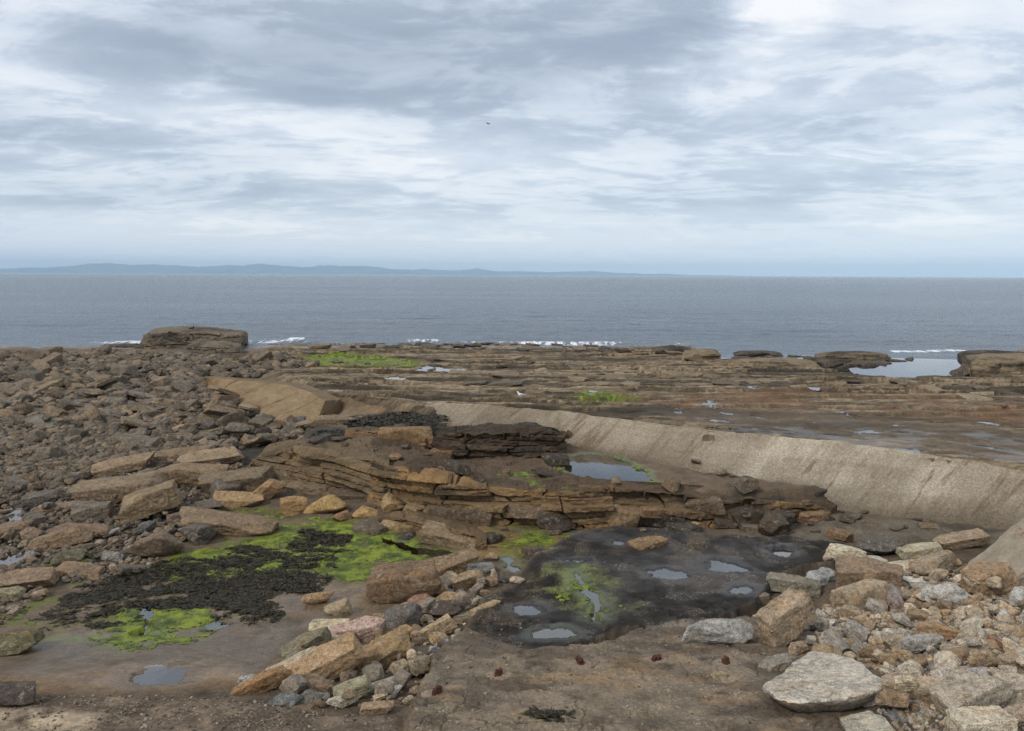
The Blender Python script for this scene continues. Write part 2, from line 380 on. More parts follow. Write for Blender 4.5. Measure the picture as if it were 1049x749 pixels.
    wet = np.maximum(wet, ss(.35, 0, z))
    spk = np.clip(.9 * fore * ss(-.2, .4, nA + .5 * nB) + .8 * band + .75 * black * ss(-.2, .3, nB) + .12 * plat, 0, 1) * (1 - wetp)
    return z.reshape(sh), np.clip(a, .004, .9).reshape(sh + (3,)), wet.reshape(sh), spk.reshape(sh)

# lowered ground under the ridge face, so that the ridge stands proud of it
base_band = np.vstack([base_w[:, :2] + [0, .25], (crest_w[:, :2] + [0, -.15])[::-1]])

# ------------------------------------------------------------------ nodes / materials
class NT:
    def __init__(s, tree):
        s.t = tree; tree.nodes.clear()
    def n(s, typ, **kw):
        n = s.t.nodes.new(typ)
        for k, v in kw.items():
            if k.startswith('i_'):
                key = k[2:]; key = int(key) if key.isdigit() else key.replace('_', ' ')
                s.set(n.inputs[key], v)
            else: setattr(n, k, v)
        return n
    def set(s, sock, v):
        if isinstance(v, bpy.types.NodeSocket): s.t.links.new(v, sock)
        elif isinstance(v, bpy.types.Node): s.t.links.new(v.outputs[0], sock)
        else: sock.default_value = v
    def math(s, op, a, b=0., c=0., clamp=False):
        n = s.t.nodes.new('ShaderNodeMath'); n.operation = op; n.use_clamp = clamp
        for k, v in enumerate((a, b, c)): s.set(n.inputs[k], v)
        return n.outputs[0]
    def vmath(s, op, a, b=(0, 0, 0)):
        n = s.t.nodes.new('ShaderNodeVectorMath'); n.operation = op
        s.set(n.inputs[0], a); s.set(n.inputs[1], b)
        return n.outputs[0]
    def mixc(s, f, a, b, mode='MIX'):
        n = s.t.nodes.new('ShaderNodeMix'); n.data_type = 'RGBA'; n.blend_type = mode
        s.set(n.inputs[0], f); s.set(n.inputs[6], a); s.set(n.inputs[7], b)
        return n.outputs[2]
    def ramp(s, f, stops, interp='LINEAR'):
        n = s.t.nodes.new('ShaderNodeValToRGB'); cr = n.color_ramp; cr.interpolation = interp
        while len(cr.elements) < len(stops): cr.elements.new(.5)
        for e, (p, c) in zip(cr.elements, stops):
            e.position = p; e.color = (*c, 1) if len(c) == 3 else c
        s.set(n.inputs[0], f)
        return n.outputs[0]
    def maprange(s, f, a, b, c=0., d=1.):
        n = s.t.nodes.new('ShaderNodeMapRange'); n.interpolation_type = 'SMOOTHSTEP'
        for k, v in enumerate((f, a, b, c, d)): s.set(n.inputs[k], v)
        return n.outputs[0]
    def noise(s, vec, scale, detail=4, rough=.55, dist=0., out=0):
        n = s.t.nodes.new('ShaderNodeTexNoise')
        s.set(n.inputs['Vector'], vec); n.inputs['Scale'].default_value = scale
        n.inputs['Detail'].default_value = detail; n.inputs['Roughness'].default_value = rough; n.inputs['Distortion'].default_value = dist
        return n.outputs[out]

def material(name):
    m = bpy.data.materials.new(name); m.use_nodes = True
    return m, NT(m.node_tree)

def g3(v): return (v, v, v, 1)

def mat_bedrock():
    m, t = material('bedrock')
    pos = t.n('ShaderNodeNewGeometry').outputs['Position']
    alb = t.n('ShaderNodeAttribute', attribute_name='alb').outputs['Color']
    wet = t.n('ShaderNodeAttribute', attribute_name='wet').outputs['Fac']
    spk = t.n('ShaderNodeAttribute', attribute_name='spk').outputs['Fac']
    nz = t.noise(pos, 15, 8, .74)
    nf = t.noise(pos, 45, 4, .7)
    k = t.math('ADD', t.maprange(nz, .3, .7, .70, 1.30), t.maprange(nf, .3, .7, -.16, .16))
    col = t.mixc(1., alb, t.n('ShaderNodeCombineColor', i_0=k, i_1=k, i_2=k).outputs[0], 'MULTIPLY')
    dk = t.math('MULTIPLY', t.maprange(t.noise(pos, 22, 6, .8), .54, .63), .42)
    col = t.mixc(dk, col, t.mixc(1., col, (.35, .34, .33, 1), 'MULTIPLY'))
    lt = t.math('MULTIPLY', t.maprange(t.noise(t.vmath('ADD', pos, (7, 3, 1)), 34, 5, .8), .55, .64), .28)
    col = t.mixc(lt, col, t.mixc(1., col, (1.9, 1.85, 1.75, 1), 'MULTIPLY'))
    # barnacle and limpet specks
    sp = t.noise(pos, 26, 3, .75)
    sm = t.math('MULTIPLY', t.maprange(sp, .565, .62), t.maprange(t.noise(pos, 2.6, 4), .38, .6))
    col = t.mixc(t.math('MULTIPLY', sm, spk), col, (.42, .37, .29, 1))
    col = t.mixc(1., col, (1.07, 1.0, .91, 1), 'MULTIPLY')
    rough = t.math('ADD', t.maprange(wet, 0, 1, .92, .30), t.maprange(nz, .3, .7, -.08, .12))
    b1 = t.noise(pos, 5, 8, .72); b2 = t.noise(pos, 34, 6, .72)
    hgt = t.math('ADD', b1, t.math('MULTIPLY', b2, .35))
    bump = t.n('ShaderNodeBump', i_Strength=t.maprange(wet, 0, .8, .9, .40), i_Distance=.08, i_Height=hgt)
    p = t.n('ShaderNodeBsdfPrincipled', i_Base_Color=col, i_Roughness=rough, i_Normal=bump)
    t.set(p.inputs['Specular IOR Level'], t.maprange(wet, 0, 1, .2, .6))
    t.n('ShaderNodeOutputMaterial', i_Surface=p)
    return m

def mat_stone(name='stone', attr=False):
    m, t = material(name)
    tc = t.n('ShaderNodeTexCoord').outputs['Object']
    oi = t.n('ShaderNodeObjectInfo')
    geo = t.n('ShaderNodeNewGeometry')
    base = t.n('ShaderNodeAttribute', attribute_name='alb').outputs['Color'] if attr else oi.outputs['Color']
    rnd = t.math('MULTIPLY', oi.outputs['Random'], 37.)
    vec = t.vmath('ADD', geo.outputs['Position'] if attr else t.vmath('MULTIPLY', geo.outputs['Position'], (1, 1, 1)), t.n('ShaderNodeCombineXYZ', i_0=rnd, i_1=rnd, i_2=rnd).outputs[0])
    na = t.noise(vec, 2.6, 7, .68); nb = t.noise(vec, 13, 6, .7); nc = t.noise(vec, 60, 3, .6)
    k = t.math('ADD', t.maprange(na, .3, .7, .70, 1.25), t.math('ADD', t.maprange(nb, .3, .7, -.34, .34), t.maprange(nc, .3, .7, -.32, .32)))
    col = t.mixc(1., base, t.n('ShaderNodeCombineColor', i_0=k, i_1=k, i_2=k).outputs[0], 'MULTIPLY')
    # ochre iron staining and pale lichen crust, in patches of their own
    st = t.math('MULTIPLY', t.maprange(t.noise(vec, 3.4, 5, .6), .50, .68), .55)
    col = t.mixc(st, col, t.mixc(1., col, (1.14, .96, .78, 1), 'MULTIPLY'))
    dk = t.math('MULTIPLY', t.maprange(t.noise(vec, 5.2, 6, .7), .56, .68), .55)
    col = t.mixc(dk, col, (.05, .043, .035, 1))
    vn = t.noise(vec, 2.9, 5, .6, .8)
    ve = t.maprange(t.math('ABSOLUTE', t.math('SUBTRACT', vn, .5)), .0, .012, .55, 0.)
    col = t.mixc(ve, col, (.035, .03, .025, 1))
    cru = t.math('MULTIPLY', t.maprange(t.noise(vec, 8, 6, .75), .54, .66), .45)
    col = t.mixc(cru, col, (.42, .39, .33, 1))
    gr = t.math('MULTIPLY', t.maprange(t.noise(vec, 24, 6, .8), .53, .63), .6)
    col = t.mixc(gr, col, t.mixc(1., col, (.36, .35, .34, 1), 'MULTIPLY'))
    # bedding lines
    w = t.n('ShaderNodeTexWave', bands_direction='Z', i_Vector=tc, i_Scale=1.1, i_Distortion=11., i_Detail=5., i_Detail_Scale=1.6)
    col = t.mixc(t.math('MULTIPLY', t.maprange(w.outputs[1], .0, .18, .22, 0.), t.maprange(na, .42, .58)), col, (.05, .04, .03, 1))
    col = t.mixc(1., col, (1.11, 1.06, .98, 1), 'MULTIPLY')
    hgt = t.math('ADD', t.math('MULTIPLY', nb, .8), t.math('ADD', t.math('MULTIPLY', nc, .22), t.math('MULTIPLY', w.outputs[1], .10)))
    bump = t.n('ShaderNodeBump', i_Strength=.9, i_Distance=.05, i_Height=hgt)
    p = t.n('ShaderNodeBsdfPrincipled', i_Base_Color=col, i_Roughness=.86, i_Normal=bump)
    p.inputs['Specular IOR Level'].default_value = .25
    t.n('ShaderNodeOutputMaterial', i_Surface=p)
    return m

def mat_simple(name, col, rough=.8, var=.35, scale=20, bump=.02, spec=.3):
    m, t = material(name)
    pos = t.n('ShaderNodeNewGeometry').outputs['Position']
    nz = t.noise(pos, scale, 5, .65)
    k = t.maprange(nz, .3, .7, 1 - var, 1 + var)
    c = t.mixc(1., (*col, 1), t.n('ShaderNodeCombineColor', i_0=k, i_1=k, i_2=k).outputs[0], 'MULTIPLY')
    b = t.n('ShaderNodeBump', i_Strength=.6, i_Distance=bump, i_Height=nz)
    p = t.n('ShaderNodeBsdfPrincipled', i_Base_Color=c, i_Roughness=rough, i_Normal=b)
    p.inputs['Specular IOR Level'].default_value = spec
    t.n('ShaderNodeOutputMaterial', i_Surface=p)
    return m

def mat_algae():
    m, t = material('algae')
    pos = t.n('ShaderNodeNewGeometry').outputs['Position']
    na = t.noise(pos, 3.5, 5, .6); nb = t.noise(pos, 40, 4, .7)
    c = t.ramp(t.math('ADD', t.math('MULTIPLY', na, .6), t.math('MULTIPLY', nb, .4)), [(.36, (.03, .045, .012)), (.47, (.09, .115, .014)), (.54, (.20, .25, .018)), (.64, (.29, .31, .035))])
    b = t.n('ShaderNodeBump', i_Strength=1., i_Distance=.03, i_Height=nb)
    p = t.n('ShaderNodeBsdfPrincipled', i_Base_Color=c, i_Roughness=.6, i_Normal=b)
    p.inputs['Specular IOR Level'].default_value = .3
    t.n('ShaderNodeOutputMaterial', i_Surface=p)
    return m

def mat_pool():
    m, t = material('pool_water')
    pos = t.n('ShaderNodeNewGeometry').outputs['Position']
    b = t.n('ShaderNodeBump', i_Strength=.05, i_Distance=.02, i_Height=t.noise(pos, 5, 3))
    fr = t.n('ShaderNodeFresnel', i_IOR=2.7, i_Normal=b)
    tr = t.n('ShaderNodeBsdfTransparent', i_Color=(.80, .80, .74, 1))
    gl = t.n('ShaderNodeBsdfGlossy', i_Color=(1, 1, 1, 1), i_Roughness=.03, i_Normal=b)
    mx = t.n('ShaderNodeMixShader', i_0=fr, i_1=tr.outputs[0], i_2=gl.outputs[0])
    t.n('ShaderNodeOutputMaterial', i_Surface=mx.outputs[0])
    return m

def mat_sea():
    m, t = material('sea_water')
    pos = t.n('ShaderNodeNewGeometry').outputs['Position']
    foam = t.n('ShaderNodeAttribute', attribute_name='foam').outputs['Fac']
    v1 = t.vmath('MULTIPLY', pos, (.045, .16, 1)); v2 = t.vmath('MULTIPLY', pos, (.35, .9, 1)); v3 = t.vmath('MULTIPLY', pos, (1.6, 3.2, 1))
    v0 = t.vmath('MULTIPLY', pos, (.0035, .016, 1))
    big = t.noise(v0, 1., 4, .6)
    h = t.math('ADD', t.math('MULTIPLY', t.noise(v1, 1., 3), 1.3), t.math('ADD', t.math('MULTIPLY', t.noise(v2, 1., 5, .65), 1.15), t.math('MULTIPLY', t.noise(v3, 1., 3), .34)))
    b = t.n('ShaderNodeBump', i_Strength=t.maprange(big, .38, .62, .45, 1.), i_Distance=1.5, i_Height=h)
    c = t.mixc(t.maprange(big, .35, .65), (.075, .104, .138, 1), (.110, .140, .176, 1))
    p = t.n('ShaderNodeBsdfPrincipled', i_Base_Color=c, i_Roughness=.22, i_Normal=b)
    p.inputs['IOR'].default_value = 1.33
    fcol = t.n('ShaderNodeBsdfPrincipled', i_Base_Color=(.78, .80, .82, 1), i_Roughness=.9)
    fm = t.maprange(t.math('ADD', foam, t.math('MULTIPLY', t.math('SUBTRACT', t.noise(t.vmath('MULTIPLY', pos, (1.6, .3, 1)), 1., 8, .85), .5), 4.2)), .60, 1.0)
    fm = t.math('MULTIPLY', fm, t.maprange(foam, .02, .2))
    mx = t.n('ShaderNodeMixShader', i_0=fm, i_1=p.outputs[0], i_2=fcol.outputs[0])
    t.n('ShaderNodeOutputMaterial', i_Surface=mx.outputs[0])
    return m

M_ROCK = mat_bedrock(); M_STONE = mat_stone(); M_PEB = mat_stone('pebble', True)
M_ALGAE = mat_algae(); M_POOL = mat_pool(); M_SEA = mat_sea()
M_WRACK = mat_simple('wrack', (.030, .024, .011), .48, .85, 9, .02, .2)
M_HILL = mat_simple('moorland', (.07, .10, .10), .95, .4, .002, 5, .1)
M_RUST = mat_simple('rusty_iron', (.075, .03, .018), .9, .5, 45, .01)
M_WHITE = mat_simple('white_feathers', (.78, .78, .76), .8, .05, 60, .002)
M_GREY = mat_simple('grey_feathers', (.30, .32, .35), .8, .08, 60, .002)
M_DARK = mat_simple('dark_feathers', (.02, .02, .022), .6, .2, 60, .002)
M_BEAK = mat_simple('yellow_beak', (.55, .35, .05), .5, .1, 60, .001)

# ------------------------------------------------------------------ mesh helpers
def mesh_obj(name, V, F, mat, parent=None, attrs=None, smooth=True, sharp=0):
    V = np.ascontiguousarray(V, dtype=np.float32); F = np.ascontiguousarray(F, dtype=np.int32)
    me = bpy.data.meshes.new(name)
    me.vertices.add(len(V)); me.vertices.foreach_set('co', V.ravel())
    k = F.shape[1]
    me.loops.add(F.size); me.loops.foreach_set('vertex_index', F.ravel())
    me.polygons.add(len(F)); me.polygons.foreach_set('loop_start', np.arange(0, F.size, k, dtype=np.int32))
    me.polygons.foreach_set('use_smooth', np.full(len(F), smooth, dtype=bool))
    me.update(calc_edges=True)
    for key, arr in (attrs or {}).items():
        if arr.ndim == 2:
            a = me.color_attributes.new(key, 'FLOAT_COLOR', 'POINT')
            a.data.foreach_set('color', np.hstack([arr, np.ones((len(arr), 1))]).astype(np.float32).ravel())
        else:
            a = me.attributes.new(key, 'FLOAT', 'POINT'); a.data.foreach_set('value', arr.astype(np.float32))
    me.validate()
    o = bpy.data.objects.new(name, me); COL.objects.link(o)
    if sharp: me.set_sharp_from_angle(angle=R(sharp))
    if mat: me.materials.append(mat)
    if parent: o.parent = parent
    return o

def tag(o, label=None, cat=None, group=None, kind=None):
    if label: o['label'] = label
    if cat: o['category'] = cat
    if group: o['group'] = group
    if kind: o['kind'] = kind
    return o

def grid_faces(nr, nc):
    i = np.arange(nr * nc).reshape(nr, nc)
    return np.stack([i[:-1, :-1], i[:-1, 1:], i[1:, 1:], i[1:, :-1]], -1).reshape(-1, 4)

level_pools()
# ------------------------------------------------------------------ the shore
NR, NC = 1150, 1050
rr = np.exp(np.linspace(math.log(5.2), math.log(122), NR))
th = np.linspace(R(-46), R(46), NC)
TX = rr[:, None] * np.sin(th)[None]; TY = rr[:, None] * np.cos(th)[None]
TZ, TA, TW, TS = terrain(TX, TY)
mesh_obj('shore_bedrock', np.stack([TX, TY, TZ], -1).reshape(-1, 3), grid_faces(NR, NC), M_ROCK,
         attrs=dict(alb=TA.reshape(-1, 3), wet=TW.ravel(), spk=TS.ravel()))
tag(bpy.data.objects['shore_bedrock'], 'layered sandstone shore bedrock with mud and reef', kind='structure')

def H(x, y):
    """height of the finished shore, read off its own grid"""
    x, y = np.atleast_1d(np.asarray(x, float)), np.atleast_1d(np.asarray(y, float))
    a = (np.log(np.hypot(x, y)) - math.log(5.2)) / (math.log(122) - math.log(5.2)) * (NR - 1)
    b = (np.arctan2(x, y) + R(46)) / (2 * R(46)) * (NC - 1)
    a, b = np.clip(a, 0, NR - 1.001), np.clip(b, 0, NC - 1.001)
    i, j = a.astype(int), b.astype(int); a, b = a - i, b - j
    return (TZ[i, j] * (1 - a) + TZ[i + 1, j] * a) * (1 - b) + (TZ[i, j + 1] * (1 - a) + TZ[i + 1, j + 1] * a) * b

# algae sheets
for lab, poly, surf, dens in ALGAE:
    P = W2(poly, surf); lo, hi = P.min(0) - .5, P.max(0) + .5
    k = (TX > lo[0]) & (TX < hi[0]) & (TY > lo[1]) & (TY < hi[1])
    r0, r1 = np.nonzero(k.any(1))[0][[0, -1]]; c0, c1 = np.nonzero(k.any(0))[0][[0, -1]]
    sl = (slice(r0, r1 + 1), slice(c0, c1 + 1))
    X, Y, Z = TX[sl], TY[sl], TZ[sl]
    far = min(1., Y.mean() / 30)
    s = sdf(P, X.ravel(), Y.ravel()).reshape(X.shape)
    nn = fb2(X * 1.6 / (.4 + far), Y * 2.4 / (.4 + far), 91, 7, .74)
    m = np.clip(s / (.5 * far + .15), -1, 1) * .42 + nn * 2.1 + .5 * fb2(X * 9, Y * 13, 93, 3) + (dens - .5) * 1.2 - .12
    m = np.where(s < -.3, -1, m)
    keep = m > 0
    F = grid_faces(*X.shape)
    kv = keep.ravel()
    F = F[kv[F].sum(1) >= 3]
    if not len(F): continue
    ed = ss(0, .25, m)
    Zs = Z + .002 + ed * (.003 + .009 * n2(X * 22, Y * 22, 95) + .006 * n2(X * 7, Y * 7, 96))
    used, inv = np.unique(F, return_inverse=True)
    V = np.stack([X, Y, Zs], -1).reshape(-1, 3)[used]
    o = mesh_obj('green_algae', V, inv.reshape(-1, 4), M_ALGAE)
    tag(o, lab, 'algae', kind='stuff')

# black wrack : many small fronds
def fronds(name, lab, pts, size, mat, cat='seaweed', kind='stuff', lift=.02):
    n = len(pts); z = H(pts[:, 0], pts[:, 1])
    ang = rng.uniform(0, 2 * math.pi, n); L = size * (.5 + 2.6 * rng.random(n) ** 3.5); w = L * rng.uniform(.12, .30, n)
    d = np.stack([np.cos(ang), np.sin(ang)], 1); q = np.stack([-d[:, 1], d[:, 0]], 1)
    up = rng.uniform(-.08, .16, n) * L; lz = rng.uniform(.0, lift * 1.3, n)
    V = np.zeros((n, 6, 3))
    for j, (t, ww, hh) in enumerate(((-.5, .5, 0), (-.5, -.5, 0), (0, 1, 1), (0, -1, 1), (.5, .6, .3), (.5, -.6, .3))):
        V[:, j, :2] = pts + d * (t * L)[:, None] + q * (ww * w / 2)[:, None]
        V[:, j, 2] = z + lz + hh * up + (.15 * w * (1 if ww > 0 else -1))
    b = (np.arange(n) * 6)[:, None]
    F = np.concatenate([b + [0, 1, 3, 2], b + [2, 3, 5, 4]])
    o = mesh_obj(name, V.reshape(-1, 3), F, mat, smooth=False)
    return tag(o, lab, cat, kind=kind)

for lab, poly, surf, dens in WRACK:
    P = W2(poly, surf); lo, hi = P.min(0), P.max(0)
    area = np.prod(hi - lo)
    n = int(min(90000, area * 6500)); r2 = np.random.default_rng(5)
    X = rng.uniform(lo[0], hi[0], n); Y = rng.uniform(lo[1], hi[1], n)
    s = sdf(P, X, Y); nn = fb2(X * 1.1, Y * 1.9, 101, 6, .72)
    k = (np.clip(s / .4, -1, 1) * .45 + nn * 1.7 + (dens - .5) * 1.2 + r2.normal(0, .18, n) > .30) & (s > -.3)
    pts = np.stack([X, Y], 1)[k][:36000]
    if surf != 'low':
        pts = pts[:9000]
    WR = (lab, pts, surf)
    if surf == 'low':
        fronds('black_wrack', lab, pts, .06, M_WRACK)
    else:
        LATER = globals().setdefault('LATER', []); LATER.append(WR)

# pools of standing water
for p in POOLS:
    P = p['poly']; lo, hi = P.min(0) - .4, P.max(0) + .4
    k = (TX > lo[0]) & (TX < hi[0]) & (TY > lo[1]) & (TY < hi[1])
    if k.sum() < 12: continue
    r0, r1 = np.nonzero(k.any(1))[0][[0, -1]]; c0, c1 = np.nonzero(k.any(0))[0][[0, -1]]
    sl = (slice(max(r0 - 1, 0), r1 + 2), slice(max(c0 - 1, 0), c1 + 2))
    X, Y, Z = TX[sl], TY[sl], TZ[sl]
    m = (Z < p['z']) & (pool_s(p, X.ravel(), Y.ravel()).reshape(X.shape) > -.03)
    F = grid_faces(*X.shape); F = F[m.ravel()[F].any(1)]
    if len(F) < 3: continue
    used, inv = np.unique(F, return_inverse=True)
    V = np.stack([X, Y, np.full(X.shape, p['z'])], -1).reshape(-1, 3)[used]
    o = mesh_obj('tide_pool', V, inv.reshape(-1, 4), M_POOL, smooth=True)
    tag(o, p['label'], 'pool', kind='structure')

# ------------------------------------------------------------------ swept bedrock : ridge, ledges, slabs
def resample(P, n):
    P = np.asarray(P, float); s = np.r_[0, np.cumsum(np.linalg.norm(np.diff(P, axis=0), axis=1))]
    t = np.linspace(0, s[-1], n)
    return np.stack([np.interp(t, s, P[:, k]) for k in range(3)], 1)

def resample_by(P, n):
    """same parameter for every line of one sweep"""
    P = np.asarray(P, float); s = np.arange(len(P)); t = np.linspace(0, len(P) - 1, n)
    Q = np.stack([np.interp(t, s, P[:, k]) for k in range(3)], 1)
    k = max(1, n // (len(P) * 3)); ker = np.ones(2 * k + 1) / (2 * k + 1)
    Qp = np.pad(Q, ((k, k), (0, 0)), 'edge')
    return np.stack([np.convolve(Qp[:, j], ker, 'valid') for j in range(3)], 1)

def normals(G):
    a = np.gradient(G, axis=0); b = np.gradient(G, axis=1)
    n = np.cross(a, b); n /= np.linalg.norm(n, axis=-1, keepdims=True) + 1e-9
    return n

def sweep(name, bot, top, back, nS, nF, nT, disp, colour, sink=.35, nB=8, order=1):
    b, t, k = [resample_by(x, nS) for x in (bot, top, back)]
    b0 = b.copy(); b0[:, 2] -= sink
    kb = k.copy(); kb[:, 2] = np.minimum(b[:, 2], k[:, 2]) - sink - .2
    rows = []
    for j in range(nF): rows.append(b0 + (t - b0) * (j / nF))
    for j in range(nT): rows.append(t + (k - t) * (j / nT))
    for j in range(nB): rows.append(k + (kb - k) * (j / (nB - 1)))
    G = np.stack(rows, 1)                       # nS, nP, 3
    part = np.r_[np.zeros(nF), np.linspace(0.001, 1, nT), np.ones(nB) * 2]
    N = normals(G)
    if N[:, nF // 2, 1].mean() > 0: N = -N      # front faces the viewer side
    dsp = disp(G, part[None, :] + np.zeros(G.shape[:2]), N)
    G = G + N * dsp[..., None]
    alb, wet, spk = colour(G, part[None, :] + np.zeros(G.shape[:2]), N)
    nr, nc = G.shape[:2]
    V = G.reshape(-1, 3); F = grid_faces(nr, nc)
    # end caps
    caps = []
    for row in (0, nr - 1):
        idx = row * nc + np.arange(nc); ci = len(V)
        V = np.vstack([V, V[idx].mean(0)])
        alb = np.vstack([alb.reshape(-1, 3), alb.reshape(-1, 3)[idx].mean(0)]); wet = np.r_[wet.ravel(), 0]; spk = np.r_[spk.ravel(), 0]
        caps += [(idx[j], idx[j + 1], ci, ci) for j in range(nc - 1)]
    o = mesh_obj(name, V, F, M_ROCK, attrs=dict(alb=np.clip(alb.reshape(-1, 3), .004, .9), wet=wet.ravel(), spk=spk.ravel()))
    import bmesh
    bm = bmesh.new(); bm.from_mesh(o.data); bm.verts.ensure_lookup_table()
    for a_, b_, c_, _ in caps:
        try:
            f = bm.faces.new((bm.verts[a_], bm.verts[b_], bm.verts[c_])); f.smooth = True
        except ValueError: pass
    bmesh.ops.recalc_face_normals(bm, faces=bm.faces)
    bm.to_mesh(o.data); bm.free()
    o.data.set_sharp_from_angle(angle=R(32))
    return o

def bedded(amp=.16, bed=.24, rough=.05, joint=2.2, seed=0, topamp=.06, seam=1.):
    def f(G, part, N):
        x, y, z = G[..., 0], G[..., 1], G[..., 2]
        zz = z + .16 * fb2(x * .35, y * .35, seed + 3, 3) + .05 * x * (1 if seed % 20 < 10 else -.6)
        q = zz / bed + 1.9 * n2(zz * 1.7, x * .10, seed + 5) + .5 * fb2(x * .5, z * .7, seed + 6, 2)
        i = np.floor(q); fr = q - i
        jx = x / joint + 3.1 * _hash(np.floor(i / 2), 0 * i, 0 * i, seed + 15) + .45 * fb2(x * .7, z * 1.6, seed + 17, 3)
        jc = np.floor(jx); jf = jx - jc
        off = _hash(jc, i, 0 * i, seed + 7) - .5
        off2 = _hash(jc, np.floor(i / 2), 0 * i + 1, seed + 8) - .5
        offb = n2(x * .3 + i * 7.13, i * 3.31 + .5, seed + 33) - .5
        d = amp * (.55 * off + .6 * off2 + 1.7 * offb)
        sm = ss(.38, .72, n2(x * .8, i * 3.1 + .5, seed + 9)) * seam * 1.25
        d = d - amp * .55 * sm * (1 - ss(0, .13, np.minimum(fr, 1 - fr)))
        d = d - amp * .8 * (1 - ss(0, .04, np.minimum(jf, 1 - jf))) * ss(.3, .5, _hash(jc, np.floor(i / 3), 0 * i, seed + 19))
        d = d + amp * .7 * fb2(x * .55, z * .9, seed + 21, 3)
        d = d + rough * (fb3(x * 2.4, y * 2.4, z * 5, seed + 11, 5, .62) * 1.9 + .8 * np.abs(fb3(x * 1.1, y, z * 2.6, seed + 12, 3)))
        tq = fb2(x * .5, y * .9, seed + 23, 5, .6)
        tp = topamp * (terr(tq * 5, .2) / 5 * 1.5 + .5 * tq + .5 * fb2(x * 3, y * 4, seed + 25, 4)) - .05 * (1 - ss(0, .04, np.abs(fb2(x * .5, y * .8, seed + 29, 3))))
        blend = ss(0, .10, part)
        return np.where(part >= 2, 0, d * (1 - blend) + tp * blend)
    return f

def paint(base, alt, dark, topc, seed=0, wet=.1, alt_amt=1., dark_amt=1., spk=.1, topdark=None):
    def f(G, part, N):
        x, y, z = G[..., 0], G[..., 1], G[..., 2]
        a = np.zeros(G.shape) + C(*base)
        nA = fb3(x * .5, y * .5, z * 1.6, seed + 31, 5, .6); nB = fb3(x * 2.2, y * 2.2, z * 5, seed + 37, 4, .6)
        st = fb2(x * .12 + seed, z * 6, seed + 41, 3)
        a = mix(a, C(*alt), ss(-.05, .4, nA + .5 * st) * alt_amt)
        a = mix(a, C(*dark), ss(.05, .42, -nA * .7 + .4 * nB + .35 * st) * dark_amt)
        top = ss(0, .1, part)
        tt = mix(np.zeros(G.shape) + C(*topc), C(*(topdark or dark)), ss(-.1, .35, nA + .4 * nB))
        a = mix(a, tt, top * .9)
        a = a * (1.0 * (1 + .4 * nB))[..., None]
        return a, wet * ss(-.3, .3, nB + nA), spk + 0 * x
    return f

# ridge : its face and the rounded crest
def ridge_disp(G, part, N):
    x, y, z = G[..., 0], G[..., 1], G[..., 2]
    sx = x - 1.1 * z
    d = .14 * fb3(x * .5, y * .5, z * .5, 201, 4) + .07 * fb3(sx * 1.5, y * .4, z * .4, 207, 4, .6) + .035 * fb3(sx * 7, y * .9, z * .9, 209, 4, .65)
    d = d + .05 * np.abs(fb2(x * .7 + z * .8, z * .5, 213, 3)) * (part < .02)
    d = d + .10 * fb2(x * .35, y * .35, 237, 3)
    return np.where(part >= 2, 0, d)
def ridge_paint(G, part, N):
    x, y, z = G[..., 0], G[..., 1], G[..., 2]
    sx = x - 1.1 * z
    nA = fb3(sx * .45, y * .3, z * .5, 221, 5, .6); nB = fb3(sx * 6, y * .7, z * .9, 223, 5, .68)
    u, v, w = project(G.reshape(-1, 3)); 
    a = np.zeros(G.shape) + C(.27, .237, .19)
    a = mix(a, C(.355, .322, .265), ss(0, .4, nA + .5 * nB))
    a = mix(a, C(.17, .135, .098), ss(.08, .45, nB - .5 * nA))
    fz = np.linspace(0, 1, 90)[None, :] if False else None
    h = (part < .0005) * 1.
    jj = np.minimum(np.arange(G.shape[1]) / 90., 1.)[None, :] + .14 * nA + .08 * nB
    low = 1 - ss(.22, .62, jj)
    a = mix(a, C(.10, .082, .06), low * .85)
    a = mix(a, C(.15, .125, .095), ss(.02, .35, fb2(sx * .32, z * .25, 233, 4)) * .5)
    a = a * (1.15 + .22 * fb2(z * 5 + .3 * nA, x * .12, 241, 4) + .25 * fb2(x * .18, y * .18, 243, 3))[..., None]
    a = mix(a, C(.09, .10, .035), ss(.25, .5, fb2(x * .6, y * .6, 229, 3) + .15 * nB) * (x < 2) * .6)
    a = mix(a, C(.12, .09, .062), ss(-2.2, -5, x) * .55)
    return a, .05 + 0 * x, .25 + 0 * x
cb = crest_w.copy(); cb[:, 1] += .55; cb[:, 2] -= .12; cb[:, 0] += .06 * cb[:, 0] / 5
nst = 13
b_ = resample(base_w, 40); c_ = resample(crest_w, 40); d_ = resample(cb, 40)
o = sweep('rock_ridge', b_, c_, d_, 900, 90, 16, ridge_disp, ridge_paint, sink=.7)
tag(o, 'long pale grey-brown sloping rock ridge curving between the reef and the lower ledges', 'rock ridge')

